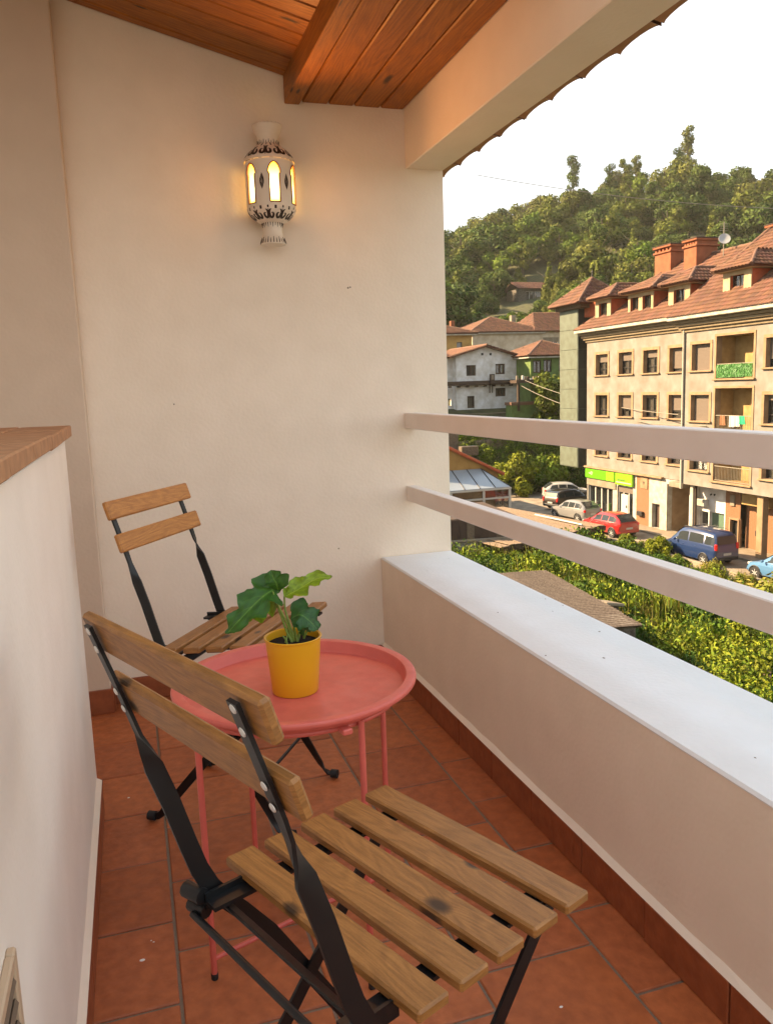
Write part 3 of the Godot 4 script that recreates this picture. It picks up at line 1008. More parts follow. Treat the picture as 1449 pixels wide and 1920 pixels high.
# ---------------------------------------------------------------- foliage
# leaf faces spread over the skin of several blobs; each is [centre, radii]
func crown_mesh(blobs: Array, count: int, leaf: float, tones: Array, sd: int, droop := 0.0, fill := 0.45) -> ArrayMesh:
	var r := RandomNumberGenerator.new()
	r.seed = sd
	var vs := PackedVector3Array()
	var ns := PackedVector3Array()
	var cs := PackedColorArray()
	var total := 0.0
	for b in blobs: total += b[1].x * b[1].y
	for b in blobs:
		var n := int(count * b[1].x * b[1].y / total)
		var tone: Color = tones[r.randi() % tones.size()] * r.randf_range(0.74, 1.26)
		for i in n:
			var d := Vector3(r.randfn(), r.randfn(), r.randfn()).normalized()
			var rad := 1.0 - fill * r.randf() * r.randf() + 0.13 * r.randfn()
			var p: Vector3 = b[0] + d * b[1] * rad
			var nn := (d + Vector3(r.randfn(), r.randfn(), r.randfn()) * 0.55 + Vector3(0, 0.25, 0)).normalized()
			var f := frame_of(nn)
			var a := r.randf() * TAU
			var x := (f.x * cos(a) + f.y * sin(a)) * leaf * r.randf_range(0.55, 1.25)
			var y := nn.cross(x).normalized() * leaf * r.randf_range(0.35, 0.8)
			var c := tone * r.randf_range(0.72, 1.28)
			c.a = 1.0
			var q := [p - x, p + y - nn * leaf * 0.15, p + x - Vector3(0, droop * leaf, 0), p - y - nn * leaf * 0.1]
			for k in [0, 1, 2, 0, 2, 3]:
				vs.append(q[k])
				ns.append(nn)
				cs.append(c)
	var arr := []
	arr.resize(Mesh.ARRAY_MAX)
	arr[Mesh.ARRAY_VERTEX] = vs
	arr[Mesh.ARRAY_NORMAL] = ns
	arr[Mesh.ARRAY_COLOR] = cs
	var m := ArrayMesh.new()
	m.add_surface_from_arrays(Mesh.PRIMITIVE_TRIANGLES, arr)
	return m

func leafy(rough := 0.75, back := 0.5) -> StandardMaterial3D:
	var m := mat(Color.WHITE, rough)
	m.vertex_color_use_as_albedo = true
	m.metallic_specular = 0.3
	m.backlight_enabled = true
	m.backlight = Color(back, back, back * 0.6)
	m.cull_mode = BaseMaterial3D.CULL_DISABLED
	return m

func trunk_mesh(h: float, r: float, limbs: int, sd: int) -> ArrayMesh:
	var q := RandomNumberGenerator.new()
	q.seed = sd
	var st := S(true)
	var top := Vector3(q.randf_range(-0.3, 0.3), h, q.randf_range(-0.3, 0.3))
	tube(st, [Vector3(0, -1.0, 0), Vector3(0.05, h * 0.3, 0), top * 0.65, top], r, 6, r * 0.35)
	for i in limbs:
		var a := TAU * i / limbs + q.randf()
		var s := top * q.randf_range(0.45, 0.8)
		tube(st, [s, s + Vector3(cos(a), 0.8, sin(a)) * h * 0.16, s + Vector3(cos(a), 0.75, sin(a)) * h * 0.34], r * 0.45, 5, r * 0.15)
	return done(st)

var trees := []
func make_trees() -> void:
	var q := RandomNumberGenerator.new()
	q.seed = 77
	var green := [Color(0.041, 0.067, 0.009), Color(0.048, 0.075, 0.009), Color(0.033, 0.057, 0.009)]
	var warm := [Color(0.083, 0.100, 0.012), Color(0.071, 0.090, 0.010), Color(0.096, 0.105, 0.014)]
	var fresh := [Color(0.075, 0.115, 0.008), Color(0.088, 0.123, 0.009), Color(0.060, 0.100, 0.007)]
	for kind in 10:
		var blobs := []
		var h := 11.0
		var tones := green
		var leaf := 0.38
		var count := 3800
		if kind < 6: # round broadleaf crowns
			tones = [green, warm, green, fresh, warm, green][kind]
			h = q.randf_range(10, 13)
			for i in 11:
				var a := q.randf() * TAU
				var rr := q.randf_range(1.0, 3.2)
				var y := q.randf_range(0.42, 0.92) * h
				rr *= 1.25 - absf(y / h - 0.62) * 1.3
				blobs.append([Vector3(cos(a) * rr, y, sin(a) * rr), Vector3.ONE * q.randf_range(1.3, 2.3) * Vector3(1, 0.82, 1)])
		elif kind < 9: # tall, thin eucalyptus and pines that stand out of the wood
			tones = [green, warm, green][kind - 6]
			h = q.randf_range(17, 21)
			leaf = 0.34
			count = 2600
			for i in 12:
				var y := lerpf(0.42, 1.0, i / 11.0) * h
				var a := q.randf() * TAU
				var rr := q.randf_range(0.4, 2.1) * (1.15 - 0.5 * i / 11.0)
				blobs.append([Vector3(cos(a) * rr, y, sin(a) * rr), Vector3(1.45, 1.15, 1.45) * q.randf_range(0.75, 1.3)])
		else: # narrow pointed
			h = 12.0
			tones = warm
			for i in 9:
				var y := lerpf(0.12, 0.96, i / 8.0) * h
				blobs.append([Vector3(q.randf_range(-0.3, 0.3), y, q.randf_range(-0.3, 0.3)), Vector3(1, 1.1, 1) * lerpf(2.0, 0.5, i / 8.0)])
		trees.append({"crown": crown_mesh(blobs, count, leaf, tones, 100 + kind, 0.2), "trunk": trunk_mesh(h * 0.92, 0.28 if kind < 6 else 0.24, 5 if kind < 6 else 3, kind), "h": h})

const TREE_LOOK := ["rounded dark green tree", "olive green broad-crowned tree", "deep green bushy tree", "fresh bright green round tree", "yellowish green wide tree", "dense dark round tree", "tall thin dark eucalyptus", "tall thin olive eucalyptus", "tall airy dark tree", "narrow yellow-green tree"]
var tree_labels := {}
func tree_label(kind: int, p: Vector3, s: float) -> String:
	var r := sqrt(p.x * p.x + p.z * p.z)
	var b := rad_to_deg(atan2(p.x, -p.z))
	var band := "at the foot of the wood"
	if r > 270: band = "on the hill's crest"
	elif r > 225: band = "high on the hill"
	elif r > 185: band = "halfway up the hill"
	elif r > 150: band = "low on the slope"
	var col := "by the end wall"
	for q in [[22.6, "over the yellow house"], [24.6, "over the white house"], [26.6, "by the hill house"], [28.8, "over the green house"], [30.6, "over the tower roof"], [32.6, "over the first dormer"], [34.2, "over the double dormer"], [35.8, "behind the broad chimney"], [37.2, "behind the second chimney"], [39.0, "behind the satellite dish"], [41.0, "over the last dormer"]]:
		if b > q[0]: col = q[1]
	var size := "" if s > 0.8 and s < 1.0 else ("small " if s <= 0.8 else "big ")
	for extra in ["", size]:
		var l: String = "%s%s %s %s" % [extra, TREE_LOOK[kind], band, col]
		if not tree_labels.has(l):
			tree_labels[l] = true
			return l
	return "%s%s %s %s" % [size, TREE_LOOK[kind], band, col]

func tree(kind: int, p: Vector3, s: float, label := "", group := "trees covering the wooded hill", nm := "hill_tree") -> void:
	var t := thing(nm, label if label else tree_label(kind, p, s), "tree", p, rng.randf() * TAU, group)
	t.scale = Vector3(s * rng.randf_range(0.9, 1.15), s, s * rng.randf_range(0.9, 1.15))
	put("trunk", trees[kind].trunk, M.bark, t)
	put("crown", trees[kind].crown, M.leaf, t)

# ---------------------------------------------------------------- terrain
var hill_noise := FastNoiseLite.new()
func ground_y(x: float, z: float) -> float:
	var r := sqrt(x * x + z * z)
	var b := rad_to_deg(atan2(x, -z))
	var near := -9.0
	if x < 27.0 and z > -44.0: near = lerpf(-9.0, -7.4, clampf((24.0 - x) / 16.0, 0, 1)) + 0.0
	var bank := smoothstep(-66.6, -74.0, z)
	var y := lerpf(near, -1.5, bank) + clampf((-74.0 - z) / 21.0, 0.0, 3.0) * 2.4
	var keys := [[-60.0, 12.0], [5.0, 26.0], [21.8, 41.0], [25.9, 46.0], [29.0, 52.5], [32.1, 56.0], [34.5, 57.5], [36.6, 58.5], [43.1, 52.5], [52.0, 54.0], [75.0, 40.0], [110.0, 8.0]]
	var hh := 4.0
	for i in keys.size() - 1:
		if b >= keys[i][0] and b <= keys[i + 1][0]: hh = lerpf(keys[i][1], keys[i + 1][1], smoothstep(keys[i][0], keys[i + 1][0], b))
	var t := clampf((r - 128.0) / 172.0, 0.0, 1.0)
	var hy := hh * (t * 0.55 + 0.45 * t * t * (3.0 - 2.0 * t)) + hill_noise.get_noise_2d(x, z) * 5.0 * clampf((r - 130.0) / 60.0, 0, 1)
	if r > 300.0: hy -= (r - 300.0) * 0.16
	return y * (1.0 - t * 0.6) + hy

func terrain() -> void:
	hill_noise.seed = 2
	hill_noise.frequency = 0.012
	var st := S(true)
	var xs := []
	var zs := []
	var v := -260.0
	while v < 620.0:
		xs.append(v)
		v += 2.5 if v > 0.0 and v < 60.0 else 11.0
	v = -620.0
	while v < 180.0:
		zs.append(v)
		v += 2.0 if v > -110.0 and v < 10.0 else 11.0
	for i in xs.size() - 1:
		for j in zs.size() - 1:
			var a := Vector3(xs[i], ground_y(xs[i], zs[j]), zs[j])
			var b := Vector3(xs[i + 1], ground_y(xs[i + 1], zs[j]), zs[j])
			var c := Vector3(xs[i + 1], ground_y(xs[i + 1], zs[j + 1]), zs[j + 1])
			var d := Vector3(xs[i], ground_y(xs[i], zs[j + 1]), zs[j + 1])
			quad(st, a, b, c, d)
	part("ground", st, M.earth, null, "structure")
	# street: pale worn concrete with a pavement along the shops
	st = S()
	face(st, [Vector3(28.6, -8.9, -26), Vector3(28.2, -8.9, -36), Vector3(27.6, -8.9, -44), Vector3(25.6, -8.9, -52), Vector3(33.2, -8.9, -54), Vector3(33.2, -8.9, -10), Vector3(28.9, -8.9, -10)], Vector3.UP)
	face(st, [Vector3(25.6, -8.9, -52), Vector3(19.0, -8.9, -54), Vector3(19.0, -8.9, -66), Vector3(44.0, -8.9, -66), Vector3(33.2, -8.9, -54)], Vector3.UP)
	part("road", st, M.road, null, "structure")
	st = S()
	block(st, Vector3(31.5, -9.0, -53.2), Vector3(33.2, -8.78, -41.2), 0.02)
	block(st, Vector3(31.2, -9.0, -41.0), Vector3(36.4, -8.78, -12.0), 0.02)
	part("pavement", st, M.concrete, null, "structure")

func hillside() -> void:
	rng.seed = 1234
	var n := 0
	var r := 134.0
	var spots := []
	while r < 312.0:
		var b := 19.8
		while b < 45.5:
			var bb := b + rng.randf_range(-1.0, 1.0)
			var rr := r + rng.randf_range(-4.5, 4.5)
			spots.append([bb, rr])
			b += rad_to_deg(9.6 / r)
		r += 9.8 if r < 220 else 12.5
	for s in spots:
		var p := Vector3(sin(deg_to_rad(s[0])) * s[1], 0, -cos(deg_to_rad(s[0])) * s[1])
		p.y = ground_y(p.x, p.z) - 0.4
		if s[1] < 186 and s[0] > 26.1 and s[0] < 29.2: continue # the clearing with the hill house
		var kind: int = [0, 1, 2, 3, 4, 5][rng.randi() % 6]
		if s[1] < 165 and rng.randf() < 0.4: kind = 3
		var sc := rng.randf_range(0.58, 1.25)
		if rng.randf() < 0.10: kind = 9
		if s[1] > 285 and rng.randf() < 0.14 or rng.randf() < 0.035:
			kind = 6 + rng.randi() % 3
			sc *= 0.85
		if n < 296:
			tree(kind, p, sc)
			n += 1
	for q in [[26.6, 146.0, 0.5, 3], [27.6, 141.0, 0.45, 3], [28.5, 148.0, 0.5, 2], [29.0, 170.0, 0.75, 9], [28.2, 152.0, 0.42, 4]]:
		var p := Vector3(sin(deg_to_rad(q[0])) * q[1], 0, -cos(deg_to_rad(q[0])) * q[1])
		p.y = ground_y(p.x, p.z) - 0.4
		tree(q[3], p, q[2])
	# the wood goes on to either side of what the photograph shows, and between the trees
	var more := [[], [], [], []]
	for i in 3400:
		var b := rng.randf_range(-30, 80)
		var rr := sqrt(rng.randf_range(132.0 * 132.0, 330.0 * 330.0))
		if b > 18.5 and b < 46.5 and rng.randf() < 0.55: continue
		if b > 26.0 and b < 29.3 and rr < 188.0: continue
		var p := Vector3(sin(deg_to_rad(b)) * rr, 0, -cos(deg_to_rad(b)) * rr)
		p.y = ground_y(p.x, p.z) - 1.5
		var sc := rng.randf_range(0.6, 0.95) * (0.8 if b > 18.5 and b < 46.5 else 1.0)
		more[rng.randi() % 4].append(Transform3D(Basis(Vector3.UP, rng.randf() * TAU).scaled(Vector3.ONE * sc), p))
	for k in 4: scatter("forest", trees[[0, 2, 4, 5][k]].crown, M.leaf, more[k], null, "forest covering the rest of the hill")

func scatter(n: String, mesh: Mesh, m: Material, xf: Array, parent: Node = null, label := "", colors: Array = []) -> MultiMeshInstance3D:
	var mm := MultiMesh.new()
	mm.transform_format = MultiMesh.TRANSFORM_3D
	mm.use_colors = colors.size() > 0
	mm.mesh = mesh
	mm.instance_count = xf.size()
	for i in xf.size():
		mm.set_instance_transform(i, xf[i])
		if colors.size(): mm.set_instance_color(i, colors[i])
	var o := MultiMeshInstance3D.new()
	o.name = numbered(n) if parent == null else n
	o.multimesh = mm
	o.material_override = m
	(self if parent == null else parent).add_child(o, true)
	o.set_meta("kind", "stuff")
	if label: o.set_meta("label", label)
	return o

# ---------------------------------------------------------------- building blocks for houses
# wall facing +z of its own space, from (0,0) to (w,h), with rectangular openings [x0, y0, x1, y1] and reveals going back
func holed(st: SurfaceTool, x0: float, y0: float, x1: float, y1: float, z: float, holes: Array, depth: float, rev: SurfaceTool = null) -> void:
	var xs := [x0, x1]
	var ys := [y0, y1]
	for h in holes:
		for k in [0, 2]:
			if h[k] > x0 and h[k] < x1 and not xs.has(h[k]): xs.append(h[k])
		for k in [1, 3]:
			if h[k] > y0 and h[k] < y1 and not ys.has(h[k]): ys.append(h[k])
	xs.sort()
	ys.sort()
	for i in xs.size() - 1:
		for j in ys.size() - 1:
			var cx: float = (xs[i] + xs[i + 1]) * 0.5
			var cy: float = (ys[j] + ys[j + 1]) * 0.5
			var open := false
			for h in holes:
				if cx > h[0] and cx < h[2] and cy > h[1] and cy < h[3]: open = true
			if open: continue
			face(st, [Vector3(xs[i], ys[j], z), Vector3(xs[i + 1], ys[j], z), Vector3(xs[i + 1], ys[j + 1], z), Vector3(xs[i], ys[j + 1], z)], Vector3(0, 0, 1))
	if rev == null: rev = st
	for h in holes:
		var a := Vector3(h[0], h[1], z)
		var b := Vector3(h[2], h[1], z)
		var c := Vector3(h[2], h[3], z)
		var d := Vector3(h[0], h[3], z)
		var k := Vector3(0, 0, -depth)
		face(rev, [a, d, d + k, a + k], Vector3(1, 0, 0))
		face(rev, [b, c, c + k, b + k], Vector3(-1, 0, 0))
		face(rev, [a, b, b + k, a + k], Vector3(0, 1, 0))
		face(rev, [d, c, c + k, d + k], Vector3(0, -1, 0))

var tile_mesh: ArrayMesh
func barrel_tile() -> ArrayMesh:
	if tile_mesh: return tile_mesh
	var st := S(true)
	var n := 5
	for k in n:
		var a := PI * k / n
		var b := PI * (k + 1) / n
		var p := [Vector3(-cos(a) * 0.115, sin(a) * 0.085 + 0.02, 0.24), Vector3(-cos(b) * 0.115, sin(b) * 0.085 + 0.02, 0.24), Vector3(-cos(b) * 0.10, sin(b) * 0.075 - 0.02, -0.24), Vector3(-cos(a) * 0.10, sin(a) * 0.075 - 0.02, -0.24)]
		face(st, p, Vector3(-cos((a + b) * 0.5), sin((a + b) * 0.5), 0))
		face(st, [p[0], p[1], p[1] - Vector3(0, 0.03, 0), p[0] - Vector3(0, 0.03, 0)], Vector3(0, 0, 1))
	tile_mesh = done(st)
	return tile_mesh

# tiled roof plane over a flat polygon; up points up the slope, in the parent's space
func tiled(parent: Node3D, name_: String, poly: Array, up: Vector3, tint := Color(0.112, 0.046, 0.024), step := Vector2(0.26, 0.42)) -> Node3D:
	up = up.normalized()
	var n: Vector3 = (poly[1] - poly[0]).cross(poly[2] - poly[0]).normalized()
	if n.y < 0: n = -n
	up = (up - n * up.dot(n)).normalized()
	var side := up.cross(n).normalized()
	var st := S()
	var low := []
	for p in poly: low.append(p - n * 0.14)
	face(st, poly, n)
	face(st, low, -n)
	for i in poly.size():
		var j := (i + 1) % poly.size()
		var mid: Vector3 = (poly[i] + poly[j]) * 0.5
		var c := Vector3.ZERO
		for p in poly: c += p / poly.size()
		face(st, [poly[i], poly[j], low[j], low[i]], mid - c)
	var base := part(name_, st, M.roof_base, parent)
	var p2 := PackedVector2Array()
	var lo := Vector2(1e9, 1e9)
	var hi := Vector2(-1e9, -1e9)
	for p in poly:
		var q := Vector2((p - poly[0]).dot(side), (p - poly[0]).dot(up))
		p2.append(q)
		lo = lo.min(q)
		hi = hi.max(q)
	var xf := []
	var cols := []
	var row := 0
	var v := lo.y + 0.10
	while v < hi.y + 0.1:
		var u := lo.x + 0.05
		while u < hi.x:
			if Geometry2D.is_point_in_polygon(Vector2(u, v), p2):
				var wob := Vector3(rng.randf_range(-0.01, 0.01), rng.randf_range(-0.012, 0.012), rng.randf_range(-0.02, 0.02))
				var b := Basis(side, n, -up) * Basis.from_euler(wob)
				xf.append(Transform3D(b * Basis.from_scale(Vector3(step.x / 0.235, 1.0, step.y / 0.43)), poly[0] + side * u + up * v + n * 0.012))
				var k := rng.randf_range(0.66, 1.25)
				cols.append(Color(tint.r * k, tint.g * k * rng.randf_range(0.9, 1.1), tint.b * k * rng.randf_range(0.8, 1.2)))
			u += step.x
		v += step.y
	if xf.size(): scatter("roof_tiles", barrel_tile(), M.tilecol, xf, base, "", cols)
	return base

func ridge(parent: Node3D, a: Vector3, b: Vector3, r := 0.12) -> void:
	var st := S(true)
	var pts := []
	var n := maxi(2, int(a.distance_to(b) / 0.4))
	for i in n + 1: pts.append(a.lerp(b, float(i) / n) + Vector3(0, 0.02 + (0.025 if i % 2 else 0.0), 0))
	tube(st, pts, r, 7)
	part("ridge_cap", st, M.ridge, parent)

# a window filling an opening; parts: frame (> pane, blind), sill, surround
func window(parent: Node3D, r: Array, z: float, opt := {}) -> MeshInstance3D:
	var w: float = r[2] - r[0]
	var h: float = r[3] - r[1]
	var c := Vector3((r[0] + r[2]) * 0.5, (r[1] + r[3]) * 0.5, z)
	var fr: Material = opt.get("frame", M.frame_brown)
	var st := S()
	var t: float = opt.get("bar", 0.06)
	var cols: int = opt.get("cols", 2)
	for s in [-1.0, 1.0]:
		box(st, Vector3(t, h, 0.06), at(Vector3(s * (w - t) * 0.5, 0, 0)))
		box(st, Vector3(w - 2 * t, t, 0.06), at(Vector3(0, s * (h - t) * 0.5, 0)))
	for k in range(1, cols): box(st, Vector3(t * 1.3, h - 2 * t, 0.055), at(Vector3(lerpf(-w * 0.5, w * 0.5, float(k) / cols), 0, 0)))
	if opt.get("cross", false): box(st, Vector3(w - 2 * t, t * 0.8, 0.05), at(Vector3(0, -h * 0.2, 0)))
	var o := part("window", st, fr, parent)
	o.position = c
	st = S()
	box(st, Vector3(w - t, h - t, 0.012), at(Vector3(0, 0, -0.012)))
	put("pane", done(st), opt.get("glass", M.glass), o)
	if opt.get("curtain", true):
		st = S()
		for k in cols:
			var cx := lerpf(-w * 0.5, w * 0.5, (k + 0.5) / cols)
			for f in 7:
				var x0 := cx - w / cols * 0.36 + f * w / cols * 0.105
				box(st, Vector3(w / cols * 0.10, h * 0.86, 0.02 + 0.02 * (f % 2)), at(Vector3(x0, -h * 0.03, -0.10 - 0.015 * (f % 2))))
		put("curtain", done(st), M.curtain, o)
	st = S()
	box(st, Vector3(w, h, 0.02), at(Vector3(0, 0, -0.35)))
	put("room", done(st), M.dark, o)
	var bl: float = opt.get("blind", 0.0)
	if bl > 0.02:
		st = S()
		var n := maxi(2, int(h * bl / 0.075))
		for k in n:
			box(st, Vector3(w - 0.03, h * bl / n - 0.006, 0.022), at(Vector3(0, h * 0.5 - h * bl * (k + 0.5) / n, 0.042), Basis(Vector3.RIGHT, 0.16)))
		put("blind", done(st), opt.get("blind_mat", M.blind), o, "stuff")
	return o

func surround(parent: Node3D, r: Array, z: float, m: Material, t := 0.2, proud := 0.04) -> void:
	var st := S()
	var w: float = r[2] - r[0]
	var h: float = r[3] - r[1]
	var c := Vector3((r[0] + r[2]) * 0.5, (r[1] + r[3]) * 0.5, z + proud * 0.5 - 0.004)
	for s in [-1.0, 1.0]: box(st, Vector3(t, h, proud), at(Vector3(s * (w + t) * 0.5, 0, 0)))
	box(st, Vector3(w + 2 * t, t, proud + 0.004), at(Vector3(0, (h + t) * 0.5, 0)), 0.01)
	var o := part("surround", st, m, parent)
	o.position = c
	st = S()
	box(st, Vector3(w + 2 * t + 0.1, 0.09, 0.16), at(Vector3(0, -h * 0.5 - 0.05, 0.04)), 0.015)
	put("sill", done(st), m, parent).position = c

func make_town_materials() -> void:
	var spot := tinted_noise(0.008, Color(0.82, 0.79, 0.74), Color(1, 1, 1), 512, 6, 33)
	M.facade = rough_cast(lin(0.208, 0.19, 0.171), 0.22, 0.4, spot, M.stucco_h, 0.9)
	M.facade_trim = rough_cast(lin(0.264, 0.175, 0.099), 0.3, 0.2, spot, M.stucco_h, 0.85)
	M.cream_trim = rough_cast(lin(0.352, 0.283, 0.176), 0.3, 0.2, spot, M.stucco_h, 0.85)
	M.cornice = rough_cast(lin(0.205, 0.161, 0.098), 0.4, 0.2, spot, M.stucco_h, 0.85)
	M.fascia = rough_cast(lin(0.391, 0.371, 0.322), 0.4, 0.1, spot, M.stucco_h, 0.6)
	M.dormer = rough_cast(lin(0.383, 0.083, 0.026), 0.4, 0.3, spot, M.stucco_h, 0.85)
	M.stack = rough_cast(lin(0.244, 0.076, 0.029), 0.4, 0.5, spot, M.stucco_h, 0.9)
	M.ochre = rough_cast(lin(0.342, 0.224, 0.083), 0.4, 0.3, spot, M.stucco_h, 0.9)
	M.white = rough_cast(lin(0.58, 0.58, 0.59), 0.25, 0.4, spot, M.stucco_h, 0.9)
	M.cream = rough_cast(lin(0.48, 0.40, 0.30), 0.2, 0.3, spot, M.stucco_h, 0.9)
	M.yellow = rough_cast(lin(0.352, 0.215, 0.063), 0.2, 0.3, spot, M.stucco_h, 0.9)
	M.green = rough_cast(lin(0.098, 0.161, 0.037), 0.3, 0.4, spot, M.stucco_h, 0.9)
	M.slate_green = rough_cast(lin(0.098, 0.122, 0.093), 0.3, 0.2, spot, M.stucco_h, 0.6)
	M.slate_shaded = rough_cast(lin(0.022, 0.027, 0.024), 0.3, 0.2, spot, M.stucco_h, 0.6)  # dark copy of the green slate, with shade put into the colour
	M.whitewash = rough_cast(lin(0.330, 0.310, 0.284), 0.5, 0.8, tinted_noise(0.02, Color(0.45, 0.42, 0.38), Color(1, 1, 1), 512, 6, 42), M.stucco_h, 0.95)
	M.stone = rough_cast(lin(0.127, 0.093, 0.061), 0.5, 2.0, M.clay, M.clay_h, 0.95)
	M.concrete = rough_cast(lin(0.224, 0.185, 0.137), 0.3, 0.5, spot, M.stucco_h, 0.9)
	M.concrete_old = rough_cast(lin(0.176, 0.161, 0.142), 0.45, 1.0, tinted_noise(0.02, Color(0.5, 0.45, 0.4), Color(1, 1, 1), 512, 6, 41), M.stucco_h, 0.95)
	M.road = rough_cast(lin(0.277, 0.228, 0.172), 0.16, 0.5, tinted_noise(0.012, Color(0.72, 0.70, 0.68), Color(1, 1, 1), 512, 6, 44), M.stucco_h, 0.92)
	M.earth = rough_cast(lin(0.066, 0.073, 0.018), 0.08, 2.0, tinted_noise(0.02, Color(0.5, 0.45, 0.35), Color(1, 1, 1), 512, 6, 45), M.stucco_h, 1.0)
	M.brick = mat(lin(0.205, 0.093, 0.042), 0.9)
	M.mortar_pale = rough_cast(lin(0.195, 0.137, 0.088), 0.6, 0.2, spot, M.stucco_h, 0.95)
	M.roof_base = mat(lin(0.078, 0.032, 0.017), 0.95)
	M.tilecol = mat(Color.WHITE, 0.85)
	M.tilecol.vertex_color_use_as_albedo = true
	M.ridge = rough_cast(lin(0.147, 0.073, 0.042), 1.5, 1.0, M.clay, M.clay_h, 0.9)
	M.glass = mat(Color(0.10, 0.12, 0.13, 0.30), 0.06)
	M.glass.transparency = BaseMaterial3D.TRANSPARENCY_ALPHA
	M.glass_green = mat(lin(0.083, 0.132, 0.093), 0.08)
	M.dark = mat(lin(0.010, 0.009, 0.008), 0.9)
	M.curtain = mat(lin(0.205, 0.166, 0.127), 0.95)
	M.blind = mat(lin(0.127, 0.098, 0.076), 0.7)
	M.frame_brown = mat(lin(0.017, 0.013, 0.011), 0.5)
	M.frame_white = mat(lin(0.352, 0.342, 0.313), 0.5)
	M.wood_old = rough_cast(lin(0.049, 0.027, 0.016), 1.2, 0.6, M.clay, M.clay_h, 0.9)
	M.metal_rail = mat(lin(0.205, 0.181, 0.137), 0.5, 0.2)
	M.bark = rough_cast(lin(0.063, 0.046, 0.032), 0.7, 2.0, M.clay, M.clay_h, 0.95)
	M.leaf = leafy()
	M.tin = rough_cast(lin(0.172, 0.132, 0.099), 0.6, 0.6, tinted_noise(0.03, Color(0.55, 0.5, 0.45), Color(1, 1, 1), 512, 6, 50), M.stucco_h, 0.9)
	M.tin_pale = rough_cast(lin(0.277, 0.205, 0.139), 0.5, 0.6, tinted_noise(0.03, Color(0.6, 0.55, 0.5), Color(1, 1, 1), 512, 6, 51), M.stucco_h, 0.9)
	M.sign_green = mat(lin(0.078, 0.283, 0.006), 0.35)
	M.sign_lime = mat(lin(0.147, 0.352, 0.012), 0.35)
	M.cable = mat(lin(0.205, 0.176, 0.137), 0.6)
	M.dish = mat(lin(0.269, 0.269, 0.264), 0.5)

